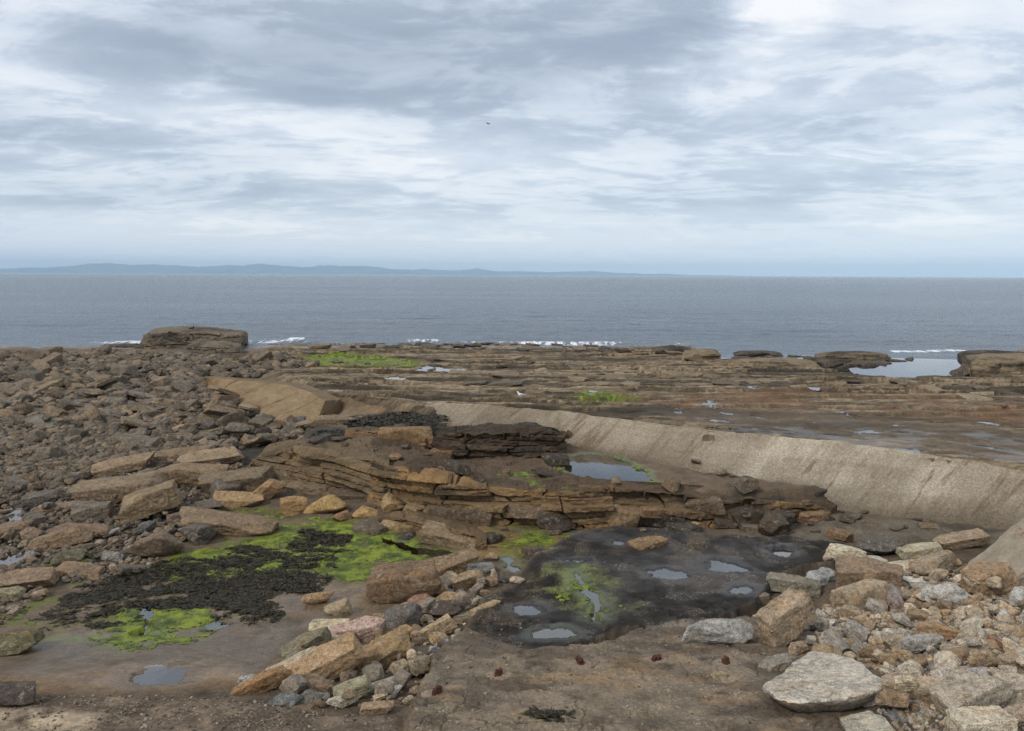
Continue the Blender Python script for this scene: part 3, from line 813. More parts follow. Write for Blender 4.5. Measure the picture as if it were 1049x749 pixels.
# main bedded ledge, in three joint-bounded pieces
def cut(a, b): return cl_bot[a:b], cl_top[a:b], cl_back[a:b]
OCH, YEL, DRK, TOP = (.18, .126, .072), (.29, .182, .085), (.045, .036, .028), (.105, .08, .058)
o = sweep('rock_ledge', *cut(0, 7), 300, 60, 40, bedded(.26, .19, .05, 1.9, 301, .10), paint((.17, .13, .085), (.23, .165, .095), (.06, .048, .036), (.15, .115, .075), 303, dark_amt=.9))
tag(o, 'bedded brown sandstone ledge standing over the leaning slabs, with a blunt upstanding end', 'rock ledge')
o = sweep('rock_ledge', *cut(5, 13), 420, 60, 60, bedded(.32, .17, .06, 1.6, 311, .14), paint(OCH, YEL, DRK, TOP, 313))
tag(o, 'ochre stained bedded ledge below the dark upper block, overlooking the rust brown pool', 'rock ledge')
o = sweep('rock_ledge', *cut(11, 19), 380, 56, 50, bedded(.30, .20, .06, 1.2, 321, .10), paint((.15, .105, .062), (.26, .16, .07), (.05, .04, .03), (.10, .074, .052), 323))
tag(o, 'dark brown ledge split into blocks by upright cracks, behind the black slab', 'rock ledge')

UPP = [(352, 452, 442), (380, 454, 441), (410, 457, 442), (440, 461, 444)]
b, t = face_line(UPP, 2.38, .1); k = np.array([W([p], 2.62)[0] for p in [(356, 430), (385, 428), (415, 428), (445, 432)]])
o = sweep('rock_ledge', b, t, k, 200, 30, 40, bedded(.16, .22, .05, 1.3, 331), paint((.19, .12, .065), (.24, .145, .07), (.07, .05, .035), (.10, .085, .06), 333))
tag(o, 'thin orange-brown ledge with black wrack on its top', 'rock ledge')
UPD = [(446, 463, 450), (452, 467, 445), (480, 470, 443), (515, 470, 441), (550, 468, 441), (572, 465, 443), (582, 458, 448)]
b, t = face_line(UPD, 2.3, .12); k = np.array([W([p], z)[0] for p, z in zip([(452, 443), (458, 438), (485, 436), (515, 435), (548, 436), (568, 438), (577, 444)], t[:, 2])])
o = sweep('rock_ledge', b, t, k, 280, 40, 40, bedded(.26, .17, .08, 1.8, 341, .14), paint((.075, .055, .038), (.125, .085, .05), (.03, .025, .02), (.06, .05, .038), 343, wet=.3))
tag(o, 'dark blackish-brown block ledge with a blunt end standing in front of the ridge', 'rock ledge')
LOWL = [(384, 540, 531), (405, 545, 530), (425, 550, 533), (460, 559, 541), (485, 564, 549), (500, 564, 558)]
b, t = face_line(LOWL, None, .15); k = np.array([W([p], z)[0] for p, z in zip([(392, 526), (410, 523), (432, 524), (462, 531), (486, 538), (500, 548)], t[:, 2] + .1)])
o = sweep('rock_ledge', b, t, k, 260, 34, 40, bedded(.24, .26, .08, 1.8, 351), paint((.19, .13, .072), (.30, .18, .075), (.06, .048, .034), (.17, .12, .072), 353))
tag(o, 'low tan and orange ledge slab rising from the rust brown pool', 'rock ledge')
RB = [(752, 538, 520), (770, 541, 515), (795, 541, 514), (815, 535, 520), (830, 532, 526)]
b, t = face_line(RB, None, .2); k = np.array([W([p], z)[0] for p, z in zip([(756, 514), (774, 509), (795, 508), (818, 513), (832, 520)], t[:, 2])])
o = sweep('rock_ledge', b, t, k, 180, 34, 30, bedded(.22, .30, .08, 1.4, 361), paint((.085, .064, .046), (.15, .095, .05), (.04, .033, .026), (.055, .047, .038), 363, wet=.25))
tag(o, 'squat dark ledge block at the end of the cracked ledge near the pale apron', 'rock ledge')

# sloping tan slab on the far side of the boulder field
tb = Wz([(202, 391), (222, 404), (240, 415), (262, 424), (282, 431), (305, 435), (322, 433)], [1.75] * 7)
tt = Wz([(206, 386.5), (228, 388), (250, 390), (275, 392), (298, 395), (318, 403), (334, 411)], [2.3, 2.45, 2.5, 2.55, 2.6, 2.6, 2.55])
tk = tt + [.5, .8, -.05]
def tan_disp(G, part, N):
    x, y, z = G[..., 0], G[..., 1], G[..., 2]
    d = .06 * fb3(x * .5, y * .5, z, 401, 4) + .02 * fb3(x * 3, y * 3, z * 3, 403, 3)
    c = np.abs(fb2(x * .22 + 4, y * .5, 405, 2))
    return np.where(part >= 2, 0, d - .10 * (1 - ss(0, .035, c)))
o = sweep('sloping_slab', tb, tt, tk, 260, 60, 14, tan_disp, paint((.235, .175, .105), (.27, .205, .13), (.15, .11, .07), (.17, .13, .085), 407, dark_amt=.5))
tag(o, 'smooth tan rock slab sloping down into the boulder field', 'rock slab')

# outcrops near the water
def outcrop(lab, st, backv, z0, seed, cols, bed=.35, amp=.3, wet=.2, n=200, nf=36, name='rock_outcrop', backset=.3):
    b, t = face_line(st, z0, backset)
    bc = b[:, 0].mean(); b[:, 0] = bc + (b[:, 0] - bc) * 1.07; b[:, 1] -= .35; b[:, 2] -= .1
    k = t.copy(); k[:, 1] += backv; k[:, 0] *= (t[:, 1] + backv * .8) / t[:, 1]
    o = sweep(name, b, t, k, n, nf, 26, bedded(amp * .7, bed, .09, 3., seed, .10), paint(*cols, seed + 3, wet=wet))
    return tag(o, lab, 'rock outcrop')
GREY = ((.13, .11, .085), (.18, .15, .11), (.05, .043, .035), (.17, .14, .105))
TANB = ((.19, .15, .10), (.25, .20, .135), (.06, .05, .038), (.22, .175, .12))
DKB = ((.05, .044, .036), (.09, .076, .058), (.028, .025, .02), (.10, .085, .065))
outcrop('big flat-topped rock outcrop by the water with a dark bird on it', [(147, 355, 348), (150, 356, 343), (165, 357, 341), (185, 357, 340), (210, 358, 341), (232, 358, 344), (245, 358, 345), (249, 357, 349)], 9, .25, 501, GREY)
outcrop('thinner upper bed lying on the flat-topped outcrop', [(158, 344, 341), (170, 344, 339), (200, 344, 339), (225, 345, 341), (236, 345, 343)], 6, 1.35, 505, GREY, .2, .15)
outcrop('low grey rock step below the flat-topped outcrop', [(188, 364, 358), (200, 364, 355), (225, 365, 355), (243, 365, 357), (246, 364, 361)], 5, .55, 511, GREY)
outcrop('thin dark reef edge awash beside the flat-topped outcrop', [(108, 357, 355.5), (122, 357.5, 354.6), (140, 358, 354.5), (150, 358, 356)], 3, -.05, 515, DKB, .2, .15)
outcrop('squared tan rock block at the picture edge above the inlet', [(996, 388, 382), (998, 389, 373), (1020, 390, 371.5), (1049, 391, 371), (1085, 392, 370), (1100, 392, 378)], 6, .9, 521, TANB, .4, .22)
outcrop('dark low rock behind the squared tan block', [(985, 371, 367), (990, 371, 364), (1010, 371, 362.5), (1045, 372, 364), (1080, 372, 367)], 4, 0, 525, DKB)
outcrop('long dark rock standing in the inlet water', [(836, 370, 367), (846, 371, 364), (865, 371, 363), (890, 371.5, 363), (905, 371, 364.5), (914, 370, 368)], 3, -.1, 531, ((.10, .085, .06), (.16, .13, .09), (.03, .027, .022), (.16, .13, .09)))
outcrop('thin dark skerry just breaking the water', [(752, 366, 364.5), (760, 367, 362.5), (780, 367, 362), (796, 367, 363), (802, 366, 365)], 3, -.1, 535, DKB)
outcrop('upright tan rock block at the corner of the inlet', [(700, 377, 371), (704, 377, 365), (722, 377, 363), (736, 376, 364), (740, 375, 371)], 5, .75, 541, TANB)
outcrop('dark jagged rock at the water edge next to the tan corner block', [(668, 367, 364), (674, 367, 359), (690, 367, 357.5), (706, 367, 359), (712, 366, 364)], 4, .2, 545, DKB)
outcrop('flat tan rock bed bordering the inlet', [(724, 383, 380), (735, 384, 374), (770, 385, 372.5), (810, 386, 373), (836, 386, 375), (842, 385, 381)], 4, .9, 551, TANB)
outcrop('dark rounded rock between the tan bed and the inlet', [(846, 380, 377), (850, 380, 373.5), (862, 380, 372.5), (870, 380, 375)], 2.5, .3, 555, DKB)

for lab, pts, surf in LATER:
    top = surf + .06
    n = len(pts)
    hz = n2(pts[:, 0] * 1.5, pts[:, 1] * 1.5, 7) * .05
    _H = H
    H = lambda x, y, t=top, h=hz: t + h
    fronds('black_wrack', lab, pts, .11, M_WRACK)
    H = _H

# ------------------------------------------------------------------ stones
import bmesh
def ico(sub):
    bm = bmesh.new(); bmesh.ops.create_icosphere(bm, subdivisions=sub, radius=1)
    V = np.array([v.co[:] for v in bm.verts]); F = np.array([[v.index for v in f.verts] for f in bm.faces]); bm.free()
    return V, F
ICO = {k: ico(k) for k in (1, 2, 3, 4, 5)}

def stone_shape(seed, sub=4, flat=(1, .8, .6), cuts=9, hard=26., box=True, rough=.05, tilt=.5):
    """unit stone: soft minimum of random facet planes, 2 long in x"""
    r = np.random.default_rng(seed)
    D, F = ICO[sub]
    nrm, dist = [], []
    if box:
        for s in (1, -1):
            for ax in range(3):
                n = np.eye(3)[ax] * s + r.normal(0, .10 * tilt * 2, 3); n /= np.linalg.norm(n); nrm.append(n); dist.append(r.uniform(.62, .74))
    else:
        for n in r.normal(0, 1, (8, 3)):
            nrm.append(n / np.linalg.norm(n)); dist.append(r.uniform(.8, .9))
    for n in r.normal(0, 1, (cuts, 3)):
        nrm.append(n / np.linalg.norm(n)); dist.append(r.uniform(.74, .98))
    nrm = np.array(nrm); dist = np.array(dist)
    c = D @ nrm.T
    inv = np.clip(c, 0, None) / dist              # 1/r per plane
    rad = 1. / (np.power(np.power(inv, hard).sum(1), 1. / hard) + 1e-9)
    V = D * rad[:, None]
    sc = np.array(flat) / .72
    V = V * (np.array(flat) / np.abs(V).max(0))
    o = r.uniform(0, 50, 3)
    nz = fb3(V[:, 0] * 1.6 + o[0], V[:, 1] * 1.6 + o[1], V[:, 2] * 2.2 + o[2], seed, 5, .6)
    st = fb3(V[:, 0] * .5 + o[1], V[:, 1] * .5, V[:, 2] * 9 + o[2], seed + 9, 2) if box else 0
    nd = D * np.array([1, 1, 1])
    V = V + nd * (rough * 1.7 * nz + (.018 * st if box else 0))[:, None] * np.minimum(1, np.array(flat) * 1.6)
    return V, F

PROTO = {}
def proto(kind, i, sub):
    key = (kind, i, sub)
    if key not in PROTO:
        args = dict(block=dict(flat=(1, .78, .58), cuts=9, hard=60, rough=.08), slab=dict(flat=(1, .62, .2), cuts=8, hard=44, rough=.095, tilt=.5),
                    wedge=dict(flat=(1, .7, .5), cuts=10, hard=60, rough=.055, tilt=1.4), round=dict(flat=(1, .82, .66), cuts=8, hard=12, box=False, rough=.08),
                    long=dict(flat=(1, .42, .34), cuts=9, hard=50, rough=.09), crag=dict(flat=(1, .75, .6), cuts=14, hard=60, box=False, rough=.10),
                    sheet=dict(flat=(1, .8, .14), cuts=9, hard=40, rough=.045, tilt=.3))[kind]
        V, F = stone_shape(hash_seed(kind) + i * 13, sub, **args)
        me = mesh_obj('stone_shape', V, F, M_STONE, sharp=24)
        data = me.data; bpy.data.objects.remove(me)
        data.name = 'stone_' + kind
        PROTO[key] = data
    return PROTO[key]
def hash_seed(s): return sum(ord(ch) * (k + 3) for k, ch in enumerate(s)) % 9973

# height raster that grows as stones are laid, so that later stones rest on earlier ones
CELL = .14
GX0, GX1, GY0, GY1 = -50., 50., 5., 90.
gx = np.arange(GX0, GX1, CELL); gy = np.arange(GY0, GY1, CELL)
_mx, _my = np.meshgrid(gx, gy); STACK = H(_mx.ravel(), _my.ravel()).reshape(_mx.shape)
_sx = None
def under(x, y, rx, ry):
    i0, i1 = int((x - rx - GX0) / CELL), int((x + rx - GX0) / CELL) + 1
    j0, j1 = int((y - ry - GY0) / CELL), int((y + ry - GY0) / CELL) + 1
    return STACK[max(j0, 0):max(j1, 1), max(i0, 0):max(i1, 1)], (slice(max(j0, 0), max(j1, 1)), slice(max(i0, 0), max(i1, 1)))

def lay(name, mesh, x, y, size, rot, col, label=None, cat=None, group=None, sit=.35, scale=(1, 1, 1), q=.5):
    """place a stone of half-length SIZE; rot = euler"""
    V = np.empty(len(mesh.vertices) * 3, np.float32); mesh.vertices.foreach_get('co', V); V = V.reshape(-1, 3) * size * np.array(scale)
    Mx = np.array(Euler(rot).to_matrix())
    V = V @ Mx.T
    ext = np.abs(V).max(0); low, high = V[:, 2].min(), V[:, 2].max()
    patch, sl = under(x, y, ext[0] * .55, ext[1] * .55)
    g = float(np.quantile(patch, q)) if patch.size else float(H(x, y)[0])
    z = g - low * (1 - sit)
    o = bpy.data.objects.new(name, mesh); COL.objects.link(o)
    o.location = (x, y, z); o.rotation_euler = rot; o.scale = (size * scale[0], size * scale[1], size * scale[2])
    o.color = (*[min(.6, 1.08 * c_) for c_ in col], 1)
    tag(o, label, cat, group)
    if patch.size:
        STACK[sl] = np.maximum(patch, z + high * .55)
    return o

def solve_ground(u, v, surf_h=0.):
    """ground point under picture point, on the finished shore"""
    d = ray(u, v); Y = 20.
    for _ in range(40):
        z = H(d[0] / d[1] * Y, Y)[0] + surf_h
        Yn = (z - HC) / d[2] * d[1]
        Y = .6 * Y + .4 * min(max(Yn, 5.3), 110)
    return d[0] / d[1] * Y, Y

from mathutils.bvhtree import BVHTree
def ledge_trees():
    T = []
    for o in COL.objects:
        if o.type == 'MESH' and o.name.split('.')[0] in ('rock_ledge', 'rock_ridge', 'sloping_slab'):
            me = o.data
            co = np.empty(len(me.vertices) * 3, np.float32); me.vertices.foreach_get('co', co)
            T.append(BVHTree.FromPolygons(co.reshape(-1, 3).tolist(), [tuple(p.vertices) for p in me.polygons]))
    return T
TREES = ledge_trees()
def solve(u, v, surf_h=0.):
    x, y = solve_ground(u, v, surf_h)
    d = ray(u, v); dv = Vector(d).normalized(); best = math.hypot(x, y)
    for T in TREES:
        hit = T.ray_cast(Vector(EYE), dv)
        if hit[0] is not None and math.hypot(hit[0].x, hit[0].y) < best:
            x, y = hit[0].x, hit[0].y; best = math.hypot(x, y)
    return x, y
# the ledges count as ground for what lies on them
for T in TREES:
    for jj in range(int((14 - GY0) / CELL), int((42 - GY0) / CELL)):
        for ii in range(int((-16 - GX0) / CELL), int((14 - GX0) / CELL)):
            hit = T.ray_cast(Vector((gx[ii], gy[jj], 9.)), Vector((0, 0, -1)))
            if hit[0] is not None: STACK[jj, ii] = max(STACK[jj, ii], hit[0].z)

def placed(u, v, w, kind, i, col, label, yaw=0., tx=0., ty=0., scale=(1, 1, 1), name='boulder', cat='boulder', group=None, sub=5, sit=.25, up=.3):
    x, y = solve(u, v)
    dist = math.sqrt(x * x + y * y + 36)
    size = w / FPX * dist / 2 * .97
    flat = {'block': .58, 'slab': .2, 'wedge': .5, 'round': .66, 'long': .34, 'crag': .6, 'sheet': .14}[kind] * scale[2]
    x, y = solve(u, v, size * flat * up)
    return lay(name, proto(kind, i, sub), x, y, size, (R(tx), R(ty), R(yaw)), col, label, cat, group, sit, scale, .12)

# palette (true surface colours)
BRN, TAN, CRM, WHT = (.165, .12, .078), (.27, .205, .138), (.40, .335, .25), (.48, .45, .40)
GRY, BLU, BLK, PNK = (.235, .22, .20), (.22, .25, .28), (.085, .078, .072), (.36, .20, .16)
ORG, OLV, PUR, LGR = (.28, .175, .095), (.15, .13, .085), (.19, .15, .15), (.34, .31, .27)

# ---- the slabs and blocks lying below the boulder field
G1 = 'slabs and blocks lying below the boulder field'
for a in [
    (155, 524, 58, 'block', 1, (.21, .155, .095), 'large squared brown block tipped up on the smaller slabs', 28, -8, -16, (1, .9, .75)),
    (120, 506, 84, 'slab', 1, (.20, .15, .10), 'long flat brown slab behind the squared tipped block', 14, 6, -5, (1, .8, 1.1)),
    (125, 481, 60, 'slab', 2, (.23, .165, .105), 'flat tan slab lying highest among the leaning slabs', 18, 8, -8, (1, .8, .9)),
    (186, 470, 56, 'slab', 3, (.18, .13, .08), 'thin brown slab just below the dark cobbles', 8, 6, -4, (1, .8, .9)),
    (198, 491, 80, 'long', 1, (.20, .145, .09), 'long bar-shaped brown slab pointing at the blunt ledge end', -4, 0, -2, (1, .9, .8)),
    (216, 476, 66, 'slab', 4, (.25, .185, .12), 'pale tan slab with wet top resting above the bar-shaped slab', 12, 10, -6, (1, .8, .9)),
    (244, 500, 74, 'slab', 5, (.17, .13, .085), 'brown slab with a dark underside beneath the ledge end', 10, 8, -5, (1, .7, 1.3)),
    (242, 515, 54, 'slab', 6, (.30, .205, .11), 'flat sandy orange slab in front of the dark-bellied slab', 6, 10, 2, (1, .8, 1)),
    (274, 507, 38, 'wedge', 2, (.27, .18, .10), 'orange-brown wedge stone leaning against the ledge foot', 30, 0, -25, (1, .7, .9)),
    (289, 497, 11, 'round', 1, (.30, .25, .20), 'small pale round stone jammed under the ledge corner', 0, 70, 0, (1, 1, .9)),
    (302, 522, 28, 'block', 3, (.29, .18, .085), 'orange blocky stone beside the yellow rounded rock', 20, 0, 0, (1, .9, 1.1)),
    (338, 520, 50, 'round', 2, (.33, .22, .095), 'yellow rounded rock at the foot of the bedded ledge', 5, 0, 4, (1, .8, .6)),
    (372, 527, 34, 'round', 3, (.36, .24, .11), 'second yellow rounded rock close to the brown gutter', 15, 0, 0, (1, .8, .6)),
    (235, 541, 112, 'long', 2, (.185, .135, .085), 'long low boulder like a log with algae on its back', -4, 0, 3, (1, .8, .5)),
    (205, 552, 44, 'crag', 1, (.105, .095, .085), 'dark grey craggy rock in front of the log-like boulder', 10, 0, 0, (1, .8, .8)),
    (163, 563, 44, 'round', 4, (.16, .12, .085), 'smooth rounded brown boulder beside the dark craggy rock', 10, 0, 5, (1, .9, 1)),
    (87, 544, 56, 'slab', 7, (.18, .125, .085), 'thin brown slab with a straight lower edge near the shallow water', 3, 6, 0, (1, .7, .8)),
    (62, 557, 52, 'long', 3, (.21, .15, .095), 'oblong tan slab tilted beside the shallow water', 16, 0, -10, (1, .9, .8)),
    (30, 550, 26, 'crag', 2, (.20, .15, .11), 'grey-brown angular stone between the two water sheets', 0, 0, 0, (1, .9, .9)),
    (8, 546, 40, 'slab', 8, (.18, .125, .085), 'brown slab cut by the picture edge above the angular stone', 22, 8, -10, (1, .8, 1)),
    (42, 512, 30, 'block', 4, (.11, .095, .08), 'dark blunt slab above the shallow water', 18, 4, -8, (1, .8, .6)),
    (25, 597, 60, 'slab', 9, (.21, .15, .10), 'broad flat tan slab at the picture edge below the water', 8, 8, -4, (1, .8, 1)),
    (82, 588, 54, 'slab', 10, (.20, .14, .09), 'flat brown slab pointing into the black wrack', -8, 6, 4, (1, .7, .8)),
    (115, 574, 21, 'crag', 3, (.23, .22, .205), 'light grey jagged stone behind the wrack bed', 0, 0, 0, (1, .9, 1)),
    (148, 543, 22, 'crag', 4, (.12, .12, .115), 'bluish grey stone under the squared tipped block', 30, 0, -20, (1, .7, .9)),
    (70, 575, 30, 'round', 5, (.12, .11, .07), 'weed-stained rounded stone between the oblong slab and the flat slab', 0, 0, 0, (1, .8, .8)),
    (12, 610, 26, 'round', 6, (.24, .21, .13), 'yellow-green stained rounded stone at the picture edge', 0, 0, 0, (1, .9, .9)),
    (42, 608, 18, 'round', 7, (.28, .20, .15), 'pinkish rounded stone beside the yellow-green stone', 0, 0, 0, (1, .9, .9)),
    (4, 664, 60, 'crag', 8, (.12, .105, .055), 'olive weed-stained hump of rock at the edge of the mud', 20, 0, 0, (1, .9, .5)),
    (2, 716, 54, 'wedge', 9, (.07, .055, .045), 'dark wet rock nose poking over the gravelly ledge', 10, 0, 0, (1, .8, .45)),
    (60, 520, 40, 'slab', 11, (.19, .135, .095), 'reddish brown slab half buried in the shallow water', 10, 5, -4, (1, .8, .8)),
    (95, 528, 34, 'block', 5, (.14, .115, .09), 'dull brown block under the long flat slab', 25, 0, -8, (1, .8, .7)),
    (212, 520, 30, 'crag', 5, (.12, .10, .085), 'dark stone between the orange slab and the squared block', 5, 0, 0, (1, .8, .7)),
    (182, 533, 22, 'block', 6, (.14, .10, .085), 'small maroon-brown block by the log-like boulder', 15, 0, -6, (1, .8, .9)),
]:
    u, v, w, kd, i, col, lab, yaw, tx, ty, sc = a
    placed(u, v, w, kd, i, col, lab, yaw, tx, ty, sc, group=G1, name='boulder' if kd in ('round', 'crag', 'block', 'wedge') else 'stone_slab', cat='boulder' if kd in ('round', 'crag', 'block', 'wedge') else 'slab')

# ---- blocks of the broken ledge
G4 = 'blocks broken from the brown ledge'
LB, LO, LD, LT = (.125, .092, .062), (.20, .13, .07), (.055, .044, .034), (.185, .14, .092)
for a in [
    (374, 444, 28, 'block', 50, LO, 'rounded orange block at the near edge of the wrack-topped ledge', 4, 0, 0, (1, .9, .9)),
    (415, 450, 62, 'slab', 64, LO, 'long orange-brown bar lying along the wrack-topped ledge', -4, 0, 0, (1, .5, 1.6)),
    (451, 457, 40, 'slab', 50, (.17, .105, .06), 'brown bed end tucked under the dark blunt ledge', -6, 0, 0, (1, .8, 1.2)),
    (341, 432, 54, 'slab', 51, LT, 'thin pale bed between the tan slab and the wrack', 4, 3, 0, (1, .7, .9)),
    (300, 437, 26, 'block', 51, (.17, .16, .14), 'grey squared block at the top of the boulder field', 10, 0, 0, (1, .8, 1.1)),
    (322, 442, 34, 'slab', 52, LT, 'pale flat bed next to the grey squared block', -4, 3, 0, (1, .8, 1)),
    (360, 470, 60, 'slab', 53, LB, 'thin brown bed capping the bedded ledge', -8, 4, 0, (1, .7, .9)),
    (317, 464, 46, 'slab', 54, LT, 'pale brown capstone on the blunt end of the bedded ledge', 2, 3, 0, (1, .7, 1.1)),
    (285, 470, 44, 'block', 52, (.19, .145, .09), 'square-ended block forming the blunt tip of the ledge', 4, 0, 0, (1, .7, .75)),
    (262, 484, 36, 'slab', 55, LB, 'brown bed sloping down to the leaning slabs', 16, 0, 8, (1, .8, 1.5)),
    (432, 494, 48, 'wedge', 53, (.20, .145, .085), 'tan upstanding block with a slanting crack in the middle of the ledge', 24, 0, -6, (1, .8, .95)),
    (400, 510, 44, 'round', 50, (.30, .21, .11), 'yellowish rounded block at the inner corner of the ledge', 6, 0, 0, (1, .8, .8)),
    (470, 505, 72, 'long', 51, LB, 'long dark brown bed along the middle of the ledge face', -5, 0, 2, (1, .9, 1)),
    (455, 523, 50, 'slab', 56, LO, 'orange bed at the base of the ledge', -6, 0, 2, (1, .8, 1.4)),
    (568, 528, 52, 'crag', 50, LD, 'black broken lump under the ledge edge', 0, 0, 0, (1, .8, .7)),
    (545, 506, 60, 'slab', 58, LB, 'flat brown capstone in front of the green-edged pool', -3, 3, 0, (1, .8, 1)),
    (638, 518, 54, 'wedge', 55, (.185, .13, .075), 'ochre-faced cracked block in the jointed ledge', -16, 4, 6, (1, .8, 1.25)),
    (682, 517, 58, 'slab', 59, LD, 'dark wedge-shaped bed over an orange base', -10, 0, 8, (1, .8, 1.6)),
    (672, 533, 40, 'wedge', 56, LO, 'orange block at the foot of the dark wedge-shaped bed', 20, 0, 10, (1, .8, .6)),
    (721, 519, 40, 'block', 57, LB, 'brown block at the end of the jointed row', -8, 0, 0, (1, .8, .8)),
    (712, 542, 18, 'block', 58, (.32, .215, .11), 'small bright tan stone leaning against the dark slab', 40, 0, -14, (1, .8, 1)),
    (780, 526, 66, 'slab', 60, LD, 'thick dark bed with an undercut base near the apron', -5, 0, 3, (1, .8, 2.)),
    (782, 544, 46, 'slab', 61, (.15, .125, .095), 'flat grey-brown stone below the thick dark bed', -6, 0, 2, (1, .8, 1)),
    (828, 524, 34, 'block', 59, (.20, .125, .075), 'reddish brown block at the tail of the ledge', 10, 0, 4, (1, .8, .7)),
    (745, 533, 36, 'crag', 51, LD, 'dark angular stone between the jointed row and the thick bed', 0, 0, 0, (1, .8, .7)),
    (460, 549, 70, 'slab', 62, (.19, .14, .085), 'tan slab tilted over the rust brown pool', -14, 8, 6, (1, .7, 1.0)),
    (500, 553, 30, 'crag', 52, LD, 'weedy dark stone at the end of the tilted tan slab', 0, 0, 0, (1, .8, .7)),
    (571, 473, 34, 'wedge', 65, LD, 'black pointed rock jutting into the end of the green-edged pool', 10, 0, 8, (1, .8, .9)),
    (412, 534, 46, 'slab', 63, (.27, .19, .105), 'smooth ochre shelf beside the gutter', -10, 6, 0, (1, .8, 1.2)),
]:
    u, v, w, kd, i, col, lab, yaw, tx, ty, sc = a
    placed(u, v, w, kd, i, col, lab, yaw, tx, ty, sc, group=G4, name='ledge_block', cat='rock', sit=.42)

